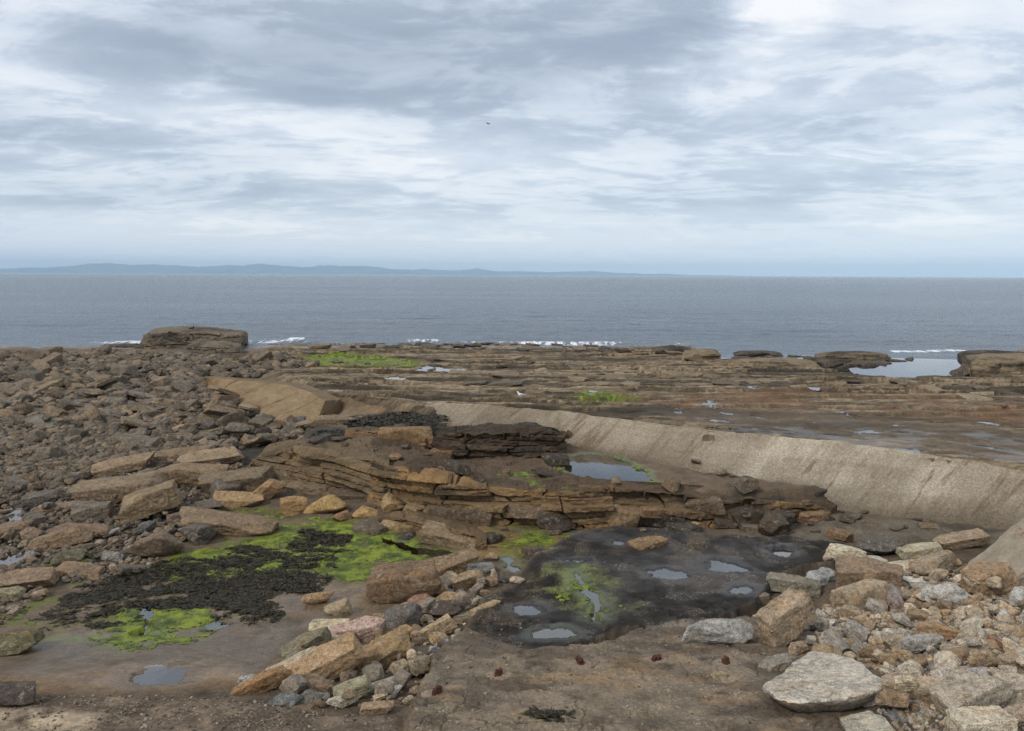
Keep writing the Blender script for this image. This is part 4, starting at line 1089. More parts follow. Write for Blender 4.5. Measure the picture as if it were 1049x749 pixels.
# ---- the diagonal strip of fallen stones
G2 = 'stones of the diagonal strip'
for a in [
    (461, 584, 64, 'slab', 12, (.20, .14, .085), 'long brown slab behind the biggest boulder of the strip', 26, 8, -10, (1, .8, 1.2)),
    (492, 585, 29, 'block', 7, (.17, .175, .175), 'slate grey block next to the long brown slab', 10, 0, 0, (1, .8, .9)),
    (505, 572, 18, 'round', 10, TAN, 'tan knob of stone at the top end of the strip', 0, 0, 0, (1, .8, .8)),
    (415, 606, 76, 'block', 8, (.17, .115, .07), 'biggest brown boulder of the strip with a dark flat top', 6, 0, -4, (1, .8, 1)),
    (478, 598, 38, 'block', 9, (.30, .215, .13), 'pale tan stone between the slate block and the strip edge', 24, 0, -8, (1, .8, .8)),
    (501, 598, 20, 'block', 10, (.22, .15, .09), 'small brown block resting against the pale tan stone', 0, 0, 0, (1, .8, 1)),
    (516, 596, 15, 'crag', 6, BLK, 'small black stone at the slab corner', 0, 0, 0, (1, .8, .8)),
    (530, 596, 16, 'round', 11, CRM, 'cream pebble-like stone touching the black slab', 0, 0, 0, (1, .8, .7)),
    (451, 609, 28, 'crag', 7, GRY, 'flat grey stone on the shoulder of the biggest boulder', 0, 0, 0, (1, .8, .6)),
    (461, 615, 40, 'round', 12, (.29, .21, .125), 'ochre rounded stone above the black-brown one', 8, 0, 0, (1, .8, .75)),
    (427, 622, 38, 'wedge', 3, (.23, .135, .09), 'reddish brown wedge under the biggest boulder', 30, 0, -14, (1, .7, 1)),
    (494, 620, 40, 'wedge', 4, (.33, .245, .15), 'pale ochre wedge along the slab edge', 34, 10, -14, (1, .7, .8)),
    (454, 628, 46, 'crag', 8, (.085, .068, .058), 'black-brown stone in the middle of the strip', 0, 0, 0, (1, .8, .8)),
    (478, 631, 28, 'slab', 13, (.22, .19, .14), 'thin grey-brown flat stone by the slab', 5, 0, 0, (1, .8, .9)),
    (414, 639, 42, 'round', 13, (.13, .12, .11), 'dark grey rounded boulder, smooth like an egg', 30, 0, -20, (1, .85, 1)),
    (349, 625, 32, 'round', 14, (.30, .235, .155), 'cream-topped round boulder alone on the mud', 0, 0, 0, (1, .9, 1.1)),
    (326, 616, 34, 'round', 15, (.30, .205, .12), 'low tan stone with wrack on it beside the cream-topped boulder', 20, 0, 0, (1, .7, .65)),
    (367, 653, 56, 'wedge', 5, (.40, .29, .25), 'pink and white sharp-edged block', 12, 6, -10, (1, .8, .95)),
    (336, 645, 44, 'slab', 14, (.46, .40, .27), 'cream flat block on the upper side of the pink one', 6, 4, 0, (1, .8, 1.4)),
    (412, 654, 25, 'block', 11, (.30, .19, .10), 'small orange-tan block under the egg-smooth boulder', 35, 0, -12, (1, .9, 1)),
    (452, 647, 60, 'wedge', 6, (.35, .265, .165), 'pale ochre layered stone slanting toward the slab', 20, 0, -12, (1, .6, .8)),
    (446, 658, 20, 'round', 16, (.33, .235, .13), 'upright tan cobble below the layered stone', 0, 60, 0, (1, .8, .8)),
    (468, 657, 16, 'round', 17, WHT, 'whitish cobble on the slab side', 0, 0, 0, (1, .8, .8)),
    (451, 666, 25, 'crag', 9, (.25, .28, .31), 'blue-grey angular cobble below the layered stone', 30, 0, -20, (1, .8, .9)),
    (314, 667, 48, 'wedge', 7, (.17, .15, .10), 'dark olive sharp block behind the long tan one', 20, 0, -22, (1, .8, 1)),
    (341, 676, 26, 'crag', 10, (.25, .26, .265), 'small grey-blue stone wedged between olive and tan blocks', 0, 0, 0, (1, .8, .8)),
    (391, 677, 64, 'block', 12, (.25, .175, .095), 'big layered brown block under the pink one', 18, 10, -14, (1, .8, 1)),
    (437, 678, 31, 'slab', 15, (.38, .34, .26), 'cream flat stone at the slab edge', -8, 0, 0, (1, .8, 1.2)),
    (282, 688, 32, 'wedge', 8, OLV, 'dark olive wedge behind the orange-footed stone', 30, 0, -20, (1, .8, .9)),
    (300, 690, 54, 'long', 4, (.40, .345, .25), 'pale long stone leaning on the long tan block', 28, 0, -16, (1, .9, .9)),
    (333, 693, 82, 'long', 5, (.33, .225, .13), 'long tan block slanting across the lower strip', 24, 8, -18, (1, .95, 1)),
    (268, 704, 60, 'long', 6, (.27, .165, .085), 'orange-footed brown stone at the mud corner of the strip', 24, 6, -16, (1, .9, .9)),
    (256, 699, 24, 'crag', 11, (.30, .33, .34), 'bluish white stone at the very edge of the mud', 0, 0, 0, (1, .8, .8)),
    (411, 691, 24, 'wedge', 9, (.45, .42, .36), 'white long cobble near the slab', 40, 0, -20, (1, .6, .8)),
    (391, 707, 34, 'long', 7, (.28, .275, .255), 'grey finger-shaped stone in the lower strip', 16, 0, -12, (1, .9, .9)),
    (390, 716, 18, 'wedge', 10, (.40, .33, .24), 'cream chip of stone under the grey finger-shaped one', 20, 0, -14, (1, .8, .8)),
    (405, 712, 18, 'wedge', 11, (.46, .44, .40), 'white upright chip at the slab edge', 70, 0, -20, (1, .7, 1)),
    (361, 713, 38, 'block', 13, (.27, .25, .165), 'greenish cream block in the lower strip', 22, 0, -12, (1, .8, .9)),
    (322, 714, 38, 'wedge', 12, (.20, .20, .185), 'dark grey sharp stone with a pale edge', 24, 0, 8, (1, .8, .8)),
    (292, 720, 33, 'crag', 12, (.15, .16, .165), 'slate coloured angular stone at the foot of the strip', 10, 0, 0, (1, .8, .8)),
    (350, 722, 30, 'crag', 13, (.40, .38, .31), 'cream lichen-white stone above the gravelly ledge', 10, 0, 0, (1, .7, .8)),
    (385, 727, 34, 'slab', 16, (.31, .225, .145), 'low tan stone at the bottom end of the strip', 5, 0, 0, (1, .8, 1.4)),
]:
    u, v, w, kd, i, col, lab, yaw, tx, ty, sc = a
    sc = (sc[0], sc[1] * .88, sc[2] * (.78 if kd in ('block', 'crag', 'wedge') else .9))
    placed(u, v, w, kd, i, col, lab, yaw, tx, ty, sc, group=G2, name='fallen_stone', cat='stone')

# ---- the rubble heap
G3 = 'rubble blocks of the heap'
for a in [
    (736, 656, 74, 'crag', 14, (.30, .295, .28), 'grey and white streaked boulder at the tip of the heap', 4, 0, 6, (1, .6, .8)),
    (800, 651, 62, 'block', 14, (.30, .215, .13), 'tan squared block leaning on the streaked boulder', 30, 0, -20, (1, .7, 1.05)),
    (780, 637, 28, 'wedge', 13, (.38, .31, .22), 'pale stone peeping out behind the tan squared block', 10, 0, 0, (1, .8, .9)),
    (737, 690, 15, 'block', 15, (.30, .215, .12), 'small lone tan stone on the bare slab', 10, 0, 0, (1, .8, .9)),
    (797, 682, 42, 'slab', 17, (.19, .165, .13), 'flat grey-brown stone behind the big pale slab', 20, 0, 0, (1, .9, 1.3)),
    (818, 667, 22, 'block', 16, (.31, .22, .135), 'small tan cube between squared block and pale slab', 25, 0, 0, (1, .9, 1)),
    (813, 604, 66, 'slab', 18, (.20, .18, .13), 'flat olive-grey slab with a pale broken edge', -4, 0, 5, (1, .7, 1.3)),
    (776, 606, 26, 'block', 17, (.17, .12, .08), 'small dark brown block next to the olive-grey slab', 10, 0, 0, (1, .8, .9)),
    (843, 595, 36, 'crag', 15, (.25, .265, .275), 'blue-grey block behind the brown cube', 10, 0, 0, (1, .8, .85)),
    (888, 599, 68, 'block', 18, (.21, .14, .08), 'big brown cube-like block with a dark top', -6, 0, 0, (1, .8, 1)),
    (880, 625, 54, 'block', 19, (.31, .23, .135), 'ochre block pressed against the purple-grey one', 22, 0, -8, (1, .8, 1.2)),
    (912, 619, 42, 'crag', 16, (.21, .165, .16), 'purple-grey block beside the ochre one', 70, 0, 0, (1, .8, 1.1)),
    (903, 642, 58, 'long', 8, (.37, .33, .26), 'rough beige bar of stone below the ochre block', -2, 0, 0, (1, .9, .9)),
    (915, 653, 30, 'round', 18, (.47, .41, .32), 'white rounded stone under the beige bar', 0, 0, 0, (1, .8, .9)),
    (865, 568, 40, 'block', 20, (.43, .37, .255), 'cream squared block on the upper rim of the heap', -14, 0, 6, (1, .8, .9)),
    (904, 564, 50, 'round', 19, (.10, .09, .078), 'dark rounded boulder on the upper rim of the heap', 0, 0, 0, (1, .8, .75)),
    (890, 576, 40, 'slab', 19, (.39, .35, .27), 'pale flat stone between the dark boulder and the brown cube', 0, 0, 4, (1, .8, 1.4)),
    (943, 569, 44, 'slab', 20, (.34, .30, .19), 'greenish cream slab next to the dark rounded boulder', 8, 0, -5, (1, .8, 1.4)),
    (982, 559, 52, 'slab', 21, (.27, .19, .11), 'brown slab lying behind the beige wedge', 12, 0, -6, (1, .8, 1.3)),
    (930, 583, 40, 'slab', 22, (.42, .35, .23), 'cream-yellow flat stone in the upper heap', 6, 0, 0, (1, .8, 1.2)),
    (921, 592, 28, 'crag', 17, (.22, .21, .19), 'grey rough stone touching the brown cube', 0, 0, 0, (1, .8, .8)),
    (955, 588, 54, 'wedge', 14, (.27, .20, .125), 'light brown wedge below the beige one', 24, 0, -12, (1, .8, .9)),
    (944, 598, 44, 'slab', 23, (.46, .43, .37), 'thin white slab under the light brown wedge', -2, 0, 0, (1, .7, .9)),
    (1011, 604, 54, 'block', 21, (.29, .18, .09), 'orange-brown block in front of the beige wedge', 10, 0, -8, (1, .8, .95)),
    (945, 614, 28, 'wedge', 15, (.35, .22, .11), 'orange stone beside the grey-white rough one', 40, 0, 0, (1, .8, 1.1)),
    (970, 618, 44, 'crag', 18, (.35, .34, .315), 'grey-white pitted stone in the middle of the heap', -6, 0, 0, (1, .7, .85)),
    (1006, 627, 40, 'wedge', 16, (.44, .375, .28), 'cream triangular stone under the orange-brown block', -28, 0, 12, (1, .8, 1)),
    (1043, 618, 32, 'crag', 19, (.39, .375, .335), 'grey-white rough stone at the picture edge', 50, 0, 0, (1, .8, 1.1)),
    (1028, 634, 22, 'round', 20, (.36, .34, .30), 'light grey oval stone near the cream triangle', 30, 0, -10, (1, .7, .8)),
    (944, 637, 42, 'wedge', 17, (.33, .24, .14), 'tan broken stone right of the beige bar', 10, 0, 0, (1, .8, .9)),
    (969, 634, 14, 'block', 22, (.33, .20, .09), 'small orange cube standing on edge', 20, 0, 0, (1, .9, 1.3)),
    (960, 652, 44, 'wedge', 18, (.30, .175, .075), 'rust orange stone in the middle of the heap', -10, 0, 6, (1, .8, .95)),
    (938, 666, 42, 'crag', 20, (.29, .275, .245), 'grey rough lump below the rust orange stone', 14, 0, -8, (1, .8, .9)),
    (903, 666, 32, 'wedge', 19, (.35, .245, .14), 'slim tan stone pointing at the pale slab', -50, 0, 14, (1, .6, .9)),
    (972, 677, 18, 'round', 21, (.48, .42, .32), 'smooth cream egg-shaped cobble among gravel', 0, 0, 0, (1, .8, .9)),
    (998, 669, 34, 'wedge', 20, (.44, .35, .24), 'pale peach faceted stone in the lower heap', 20, 0, 0, (1, .9, 1)),
    (1023, 666, 32, 'wedge', 21, (.29, .14, .08), 'red-brown wedge near the picture edge', -30, 0, 10, (1, .7, .9)),
    (1035, 684, 26, 'block', 23, (.32, .235, .14), 'tan cube below the red-brown wedge', 30, 0, 0, (1, .9, 1)),
    (1040, 655, 36, 'block', 24, (.30, .23, .16), 'dull tan block cut by the picture edge', 10, 0, 0, (1, .8, .8)),
    (945, 711, 78, 'long', 9, (.34, .25, .155), 'long tan block lying below the lettered slab', -10, 0, 5, (1, 1, 1)),
    (991, 722, 76, 'wedge', 22, (.31, .26, .19), 'big grey-tan craggy block at the bottom of the heap', 16, 0, -8, (1, .8, 1)),
    (895, 716, 37, 'crag', 21, (.41, .385, .33), 'cream rough stone under the big pale slab', 4, 0, 0, (1, .7, .75)),
    (925, 723, 24, 'block', 25, (.40, .32, .20), 'small yellow-tan block beside the cream rough stone', 0, 0, 0, (1, .8, .9)),
    (922, 732, 30, 'slab', 24, (.13, .125, .125), 'dark slate chip near the bottom edge', 20, 0, 0, (1, .8, 1.5)),
    (1038, 713, 42, 'block', 26, (.38, .31, .215), 'peach-cream block at the lower picture edge', 20, 0, 0, (1, .9, 1)),
    (1008, 699, 38, 'round', 22, (.26, .265, .275), 'blue-grey smooth stone behind the craggy block', 10, 0, 0, (1, .8, .7)),
    (1004, 748, 48, 'block', 27, (.41, .35, .25), 'cream block at the bottom under the craggy one', 0, 0, 0, (1, .8, .8)),
    (1042, 742, 40, 'wedge', 23, (.34, .255, .17), 'brown-cream block in the bottom corner', 30, 0, 0, (1, .8, 1)),
    (850, 644, 20, 'wedge', 24, (.44, .40, .34), 'white sliver of stone left of the ochre block', 30, 0, -14, (1, .6, .8)),
    (861, 652, 26, 'round', 23, (.24, .165, .10), 'small brown stone under the ochre block', 0, 0, 0, (1, .8, .8)),
    (838, 641, 34, 'slab', 26, (.24, .245, .24), 'flat blue-grey stone behind the tan cube', 0, 0, 0, (1, .8, 1.2)),
    (846, 659, 15, 'round', 24, (.27, .30, .30), 'greenish grey cobble above the pale slab', 0, 0, 0, (1, .9, .9)),
    (833, 660, 13, 'block', 28, (.36, .34, .31), 'little pale cube beside the small tan cube', 0, 0, 0, (1, .9, 1.1)),
    (1000, 690, 34, 'slab', 27, (.36, .28, .19), 'flat tan stone beside the blue-grey smooth one', 0, 0, 0, (1, .7, 1)),
    (880, 660, 20, 'wedge', 25, (.22, .19, .175), 'mauve-grey chip in the gravel pocket', 50, 0, 0, (1, .6, .9)),
]:
    u, v, w, kd, i, col, lab, yaw, tx, ty, sc = a
    sc = (sc[0], sc[1] * .85, sc[2] * (.92 if kd in ('block', 'crag', 'wedge') else .9)); m_ = .25 * sum(col) / 3
    col = tuple(c_ * .86 + m_ * 1.15 for c_ in col)
    placed(u, v, w * .95, kd, i, col, lab, yaw, tx, ty, sc, group=G3, name='rubble_block', cat='stone', sit=.12)

# the big pale slab, cut to its own outline
def flat_slab(name, label, outline, thick, lift, col, seed, group, cat='slab'):
    pts = np.array([solve(u, v, lift) for u, v in outline]).reshape(-1, 2)
    c = pts.mean(0); n = 160
    cl_ = np.vstack([pts, pts[:1]]); sl = np.r_[0, np.cumsum(np.linalg.norm(np.diff(cl_, axis=0), axis=1))]
    tt_ = np.linspace(0, sl[-1], n, endpoint=False)
    E = np.stack([np.interp(tt_, sl, cl_[:, k]) for k in (0, 1)], 1) - c
    E = E * (1 + .05 * fb2(tt_ * 4, tt_ * 0, seed, 4, .6))[:, None]
    rings = [(q, 1.) for q in np.linspace(.02, .93, 26)] + [(.965, 1.), (.985, .97), (.997, .88)] + [(1. - .035 * k, .8 - .8 * k / 8) for k in range(1, 9)]
    rows = []
    for q, h in rings:
        xy = E * q
        X, Y = xy[:, 0] + c[0], xy[:, 1] + c[1]
        z = thick * h + .035 * fb2(X * 2.2, Y * 2.2, seed + 3, 5, .6) * (h > .6) + (.015 * fb2(X * 9, Y * 9, seed + 4, 3))
        if h < .95:
            xy = xy * (1 + (.05 * fb3(X * 5, Y * 5, h * 3 + 0 * X, seed + 5, 3)))[:, None]
        rows.append(np.hstack([xy, z[:, None]]))
    G = np.stack(rows); i = np.arange(len(rings) * n).reshape(len(rings), n); jn = np.roll(i, -1, 1)
    F = np.stack([i[:-1], i[1:], jn[1:], jn[:-1]], -1).reshape(-1, 4)
    F = np.vstack([F, [[i[0, k], jn[0, k], i[0, 0], i[0, 0]] for k in range(0)]]) if False else F
    o = mesh_obj(name, G.reshape(-1, 3), F, M_STONE)
    bmm = bmesh.new(); bmm.from_mesh(o.data); bmm.verts.ensure_lookup_table()
    bmm.faces.new([bmm.verts[k] for k in i[0]]); bmesh.ops.recalc_face_normals(bmm, faces=bmm.faces); bmm.to_mesh(o.data); bmm.free()
    hz_ = H(pts[:, 0], pts[:, 1])
    A_ = np.hstack([pts - c, np.ones((len(pts), 1))]); pl_ = np.linalg.lstsq(A_, hz_, rcond=None)[0]
    G[..., 2] += G[..., 0] * pl_[0] + G[..., 1] * pl_[1]
    o.data.vertices.foreach_set('co', G.reshape(-1, 3).astype(np.float32).ravel()); o.data.update()
    zc = float(pl_[2]) + lift - thick
    o.location = (c[0], c[1], zc); o.color = (*col, 1)
    o.data.set_sharp_from_angle(angle=R(30))
    tag(o, label, cat, group)
    gxm, gym = np.meshgrid(gx, gy); k = sdf(pts, gxm.ravel(), gym.ravel()).reshape(gxm.shape) > 0
    STACK[k] = np.maximum(STACK[k], zc + thick)
flat_slab('stone_slab', 'big pale flat slab of stone, the largest of the heap', [(781, 699), (797, 688), (812, 677), (831, 668), (850, 671), (866, 672), (886, 679), (898, 688), (907, 697), (906, 706), (890, 712), (866, 719), (848, 716), (825, 718), (808, 719), (792, 712)], .24, .22, (.50, .455, .39), 71, G3)
flat_slab('stone_slab', 'pale cream slab at the bottom edge of the picture', [(860, 734), (872, 729), (892, 728), (906, 733), (912, 742), (922, 754), (900, 762), (878, 756), (868, 746)], .16, .12, (.41, .38, .31), 72, G3)

# big beige wedge with red marks
def wedge_rock():
    x, y = solve(1042, 594)
    dist = math.sqrt(x * x + y * y + 36); s = dist / FPX
    V, F = stone_shape(77, 5, (1, .7, .8), 6, 30, True, .06, .8)
    V[:, 0] *= 44 * s; V[:, 1] *= 44 * s
    V[:, 2] = (V[:, 2] + .8) * 42 * s * (.62 + .62 * np.clip(V[:, 0] / (44 * s), -1, 1)) - .1
    V += 0
    o = mesh_obj('beige_boulder', V, F, None)
    m, t = material('beige_stone_with_red_marks')
    tc = t.n('ShaderNodeTexCoord').outputs['Object']
    na = t.noise(tc, 2.2, 6, .6); nb = t.noise(tc, 14, 5, .65)
    k = t.math('ADD', t.maprange(na, .3, .7, .75, 1.2), t.maprange(nb, .3, .7, -.12, .12))
    c = t.mixc(1., (.30, .245, .175, 1), t.n('ShaderNodeCombineColor', i_0=k, i_1=k, i_2=k).outputs[0], 'MULTIPLY')
    bv = BVHTree.FromPolygons(V.tolist(), F.tolist()); Mi = Matrix.Translation((x, y, H(x, y)[0] - .05)) @ Euler((0, 0, R(-6))).to_matrix().to_4x4(); Mi.invert()
    marks = []
    for mu, mv, rad in ((1001, 561, .05), (1008, 556, .045), (996, 566, .035), (1044, 545, .09), (1047, 575, .05)):
        o_ = Mi @ Vector(EYE); h_ = bv.ray_cast(o_, (Mi.to_3x3() @ Vector(ray(mu, mv))).normalized())[0]
        if h_ is not None: marks.append((tuple(h_), rad))
    for q, rad in marks:
        dd = t.n('ShaderNodeVectorMath', operation='DISTANCE', i_0=t.vmath('ADD', t.vmath('MULTIPLY', tc, (1, 1, 1)), t.vmath('SCALE', t.vmath('SUBTRACT', t.noise(tc, 9, 3, out=1), (.5, .5, .5)), (0, 0, 0)))).outputs['Value']
        dn = dd.node; dn.inputs[1].default_value = tuple(q)
        c = t.mixc(t.math('MULTIPLY', t.maprange(t.math('ADD', dd, t.math('MULTIPLY', t.math('SUBTRACT', nb, .5), .12)), rad, rad * .6), .8), c, (.19, .055, .035, 1))
    b = t.n('ShaderNodeBump', i_Strength=.5, i_Distance=.02, i_Height=nb)
    p = t.n('ShaderNodeBsdfPrincipled', i_Base_Color=c, i_Roughness=.85, i_Normal=b)
    t.n('ShaderNodeOutputMaterial', i_Surface=p)
    o.data.materials.append(m)
    o.location = (x, y, H(x, y)[0] - .05); o.rotation_euler = (0, 0, R(-6))
    tag(o, 'largest smooth beige wedge boulder with rusty red marks at the picture edge', 'boulder')
wedge_rock()

rub_poly = [(845, 612), (880, 578), (960, 566), (1060, 585), (1110, 740), (1110, 790), (930, 790), (885, 750), (915, 705), (905, 690), (875, 668), (845, 664), (835, 645)]
# ---- unlabelled-by-photo repeats : one label per kind and place
def scatter(n, poly, surf, smin, smax, kinds, cols, name, label, cat, group, sub, seed, pw=2.2, sit=.3, tilt=22, avoid=False):
    r = np.random.default_rng(seed); P = W2(poly, surf, .5 if poly is rub_poly else 0.); lo, hi = P.min(0), P.max(0)
    sizes = np.sort(smin + (smax - smin) * r.random(n) ** pw)[::-1]
    placed_, tries = [], 0
    for s in sizes:
        for _ in range(60):
            x, y = r.uniform(lo[0], hi[0]), r.uniform(lo[1], hi[1])
            if sdf(P, np.array([x]), np.array([y]))[0] < 0: continue
            u, v, w = project((x, y, zlow(y)))
            if u < -60 or u > 1110 or v > 770: continue
            if avoid and STACK[int((y - GY0) / CELL), int((x - GX0) / CELL)] - H(x, y)[0] > .13: continue
            if all((x - a) ** 2 + (y - b) ** 2 > (.85 * (s + c)) ** 2 for a, b, c in placed_): break
        else: continue
        placed_.append((x, y, s))
        kd = kinds[r.integers(len(kinds))]; col = np.array(cols[r.integers(len(cols))]) * r.uniform(.8, 1.2)
        lay(name, proto(kd, int(r.integers(40, 46)), sub), x, y, s, (R(r.uniform(-tilt, tilt)), R(r.uniform(-tilt, tilt)), r.uniform(0, 6.28)), tuple(col), label, cat, group, sit, (1, r.uniform(.75, 1.15), r.uniform(.75, 1.2)))

FB = [(.155, .12, .085), (.185, .14, .095), (.13, .108, .083), (.16, .125, .095), (.115, .10, .082), (.20, .15, .10)]
FG = [(.135, .115, .092), (.11, .095, .078), (.155, .132, .105), (.14, .115, .088), (.17, .135, .095)]
far_poly = [(-60, 364.5), (60, 363.5), (150, 363.5), (200, 366), (300, 372), (330, 384), (255, 388), (205, 388), (215, 398), (120, 402), (-60, 402)]
mid_poly = [(-60, 402), (110, 402), (215, 398), (240, 420), (290, 436), (330, 442), (280, 456), (230, 462), (100, 440), (-60, 432)]
low_poly = [(-60, 432), (100, 440), (230, 462), (190, 474), (110, 484), (60, 500), (-60, 510)]
beach_poly = [(-60, 490), (60, 496), (150, 480), (250, 470), (250, 490), (200, 545), (140, 590), (60, 600), (0, 640), (-60, 640)]
scatter(115, far_poly, 'low', .30, .9, ['block', 'crag', 'wedge', 'slab', 'wedge'], FB, 'shore_boulder', 'brown angular boulder near the water in the heaped boulder field', 'boulder', 'boulders of the field near the water', 4, 901, 1.6, .25, 28)
scatter(115, mid_poly, 'low', .26, .68, ['block', 'crag', 'wedge', 'slab', 'wedge'], FB, 'shore_boulder', 'brown angular boulder in the middle of the field around the tan slab', 'boulder', 'boulders of the middle field', 4, 902, 1.8, .25, 28)
scatter(34, [(-60, 395), (210, 392), (250, 425), (330, 445), (250, 465), (120, 470), (-60, 470)], 'low', .45, 1.05, ['slab', 'slab', 'sheet'], [(.19, .15, .105), (.15, .125, .095), (.21, .165, .115), (.16, .145, .12)], 'tilted_slab', 'flat angular slab tilted among the boulders of the field', 'slab', 'tilted slabs among the field boulders', 4, 912, 1.2, .3, 24)
scatter(60, low_poly, 'low', .20, .46, ['block', 'crag', 'round', 'slab'], FG, 'shore_boulder', 'grey-brown cobble-like boulder in the darker cobble belt above the slabs', 'boulder', 'boulders of the dark cobble belt', 4, 903, 1.8, .3, 22)
scatter(55, beach_poly, 'low', .14, .42, ['block', 'slab', 'round', 'crag', 'slab'], FB + FG + [(.20, .19, .18)], 'beach_stone', 'small stone filling the gaps between the leaning slabs', 'stone', 'small stones between the slabs', 4, 904, 2., .3, 18, True)
RC = [(.33, .27, .20), CRM, (.30, .275, .245), (.28, .205, .13), (.43, .38, .31), (.35, .27, .18), LGR, (.24, .17, .11), (.42, .38, .31)]
scatter(270, rub_poly, 'low', .06, .22, ['block', 'crag', 'wedge', 'round'], RC, 'rubble_chip', 'fist-sized chip of tan or grey rubble filling the heap', 'stone', 'small chips in the rubble heap', 3, 905, 1.6, .3, 30, True)
strip_poly = [(512, 588), (472, 650), (420, 725), (330, 728), (270, 712), (310, 672), (380, 640), (440, 600)]
scatter(75, strip_poly, 'low', .06, .22, ['block', 'crag', 'round'], [TAN, CRM, (.22, .19, .155), BRN, (.30, .24, .17)], 'strip_chip', 'small stone filling a gap in the diagonal stone strip', 'stone', 'small stones in the strip gaps', 3, 906, 1.5, .3, 20, True)
reef_poly = [(300, 385), (420, 384), (640, 392), (690, 380), (600, 366), (440, 366), (300, 376)]
scatter(30, reef_poly, 'plat', .25, .8, ['slab', 'sheet'], [(.17, .135, .09), (.10, .085, .065), (.20, .16, .11)], 'reef_block', 'loose brown block lying on the layered reef', 'stone', 'loose blocks on the reef', 4, 907, 2., .3, 10)

rim = [(320, 357), (390, 353.5), (450, 353.5), (600, 354.5), (690, 358), (745, 363), (745, 369), (690, 365), (600, 360.5), (450, 359), (330, 362)]
scatter(80, rim, 'plat', .3, 1.35, ['slab', 'slab', 'sheet', 'sheet'], [(.15, .12, .085), (.09, .075, .058), (.20, .16, .11), (.06, .05, .04)], 'rim_rock', 'flat broken rock along the seaward rim of the reef', 'stone', 'flat rocks along the reef rim', 4, 908, 1.6, .3, 7)
reef2 = [(430, 376), (640, 372), (740, 384), (860, 390), (1060, 396), (1060, 428), (860, 412), (640, 402), (500, 398)]
scatter(60, reef2, 'plat', .25, 1.0, ['slab', 'sheet', 'sheet'], [(.19, .15, .10), (.14, .11, .075), (.23, .19, .13), (.09, .075, .055)], 'reef_slab', 'thin bed of rock broken loose on the reef in front of the inlet', 'stone', 'loose beds on the outer reef', 4, 909, 1.8, .45, 5)
ledge_poly = [(290, 456), (350, 452), (450, 470), (560, 486), (700, 497), (850, 519), (870, 532), (760, 546), (700, 546), (500, 542), (380, 522), (300, 498)]
scatter(46, ledge_poly, 2.0, .12, .6, ['slab', 'sheet', 'slab', 'wedge', 'slab'], [(.15, .105, .066), (.20, .13, .07), (.065, .05, .036), (.10, .08, .058), (.06, .05, .04)], 'ledge_slab', 'thin broken bed lying loose on the brown ledge', 'rock', 'loose beds on the brown ledge', 4, 910, 1.8, .5, 7)
shelf_poly = [(700, 492), (770, 503), (860, 520), (950, 532), (960, 548), (850, 548), (760, 545)]
scatter(26, shelf_poly, 'low', .10, .45, ['slab', 'sheet', 'crag'], [(.065, .052, .04), (.10, .082, .06), (.15, .11, .07), (.045, .04, .034)], 'shelf_stone', 'dark flat stone on the wet shelf under the grey ridge', 'stone', 'dark stones on the wet shelf', 4, 911, 1.8, .4, 8)
for k_, (u_, v_, s_, kd_) in enumerate([(838, 372.5, 1.1, 'slab'), (851, 374, 1.5, 'wedge'), (868, 374.5, 1.3, 'slab'), (884, 374, 1.5, 'crag'), (901, 373, 1.2, 'slab'), (917, 370, 1.0, 'slab'), (932, 368.5, .8, 'wedge'),
                                          (985, 386, 1.1, 'crag'), (992, 380, 1.3, 'wedge'), (1006, 389, 1.2, 'slab'), (1030, 390.5, 1.5, 'slab'), (758, 367, .9, 'slab'), (790, 368, 1.1, 'wedge'), (815, 365.5, .9, 'slab'), (828, 368, .8, 'crag'), (150, 358.5, 1.4, 'slab'), (175, 359, 1.6, 'wedge'), (235, 359.5, 1.3, 'slab')]):
    p_ = W([(u_, v_)], -.02)[0]
    o = bpy.data.objects.new('skerry_rock', proto(kd_, 40 + k_ % 6, 4)); COL.objects.link(o)
    o.location = (p_[0], p_[1], -.05 if u_ < 985 and u_ > 300 else .25); o.scale = (s_, s_ * .9, s_ * (1.1 if kd_ == 'slab' else .7)); o.rotation_euler = (R(4), R(-3), k_ * 1.7)
    o.color = (.075, .063, .048, 1)
    tag(o, 'dark weedy rock at the foot of an outcrop by the water', 'stone', 'dark rocks at the foot of the outcrops')
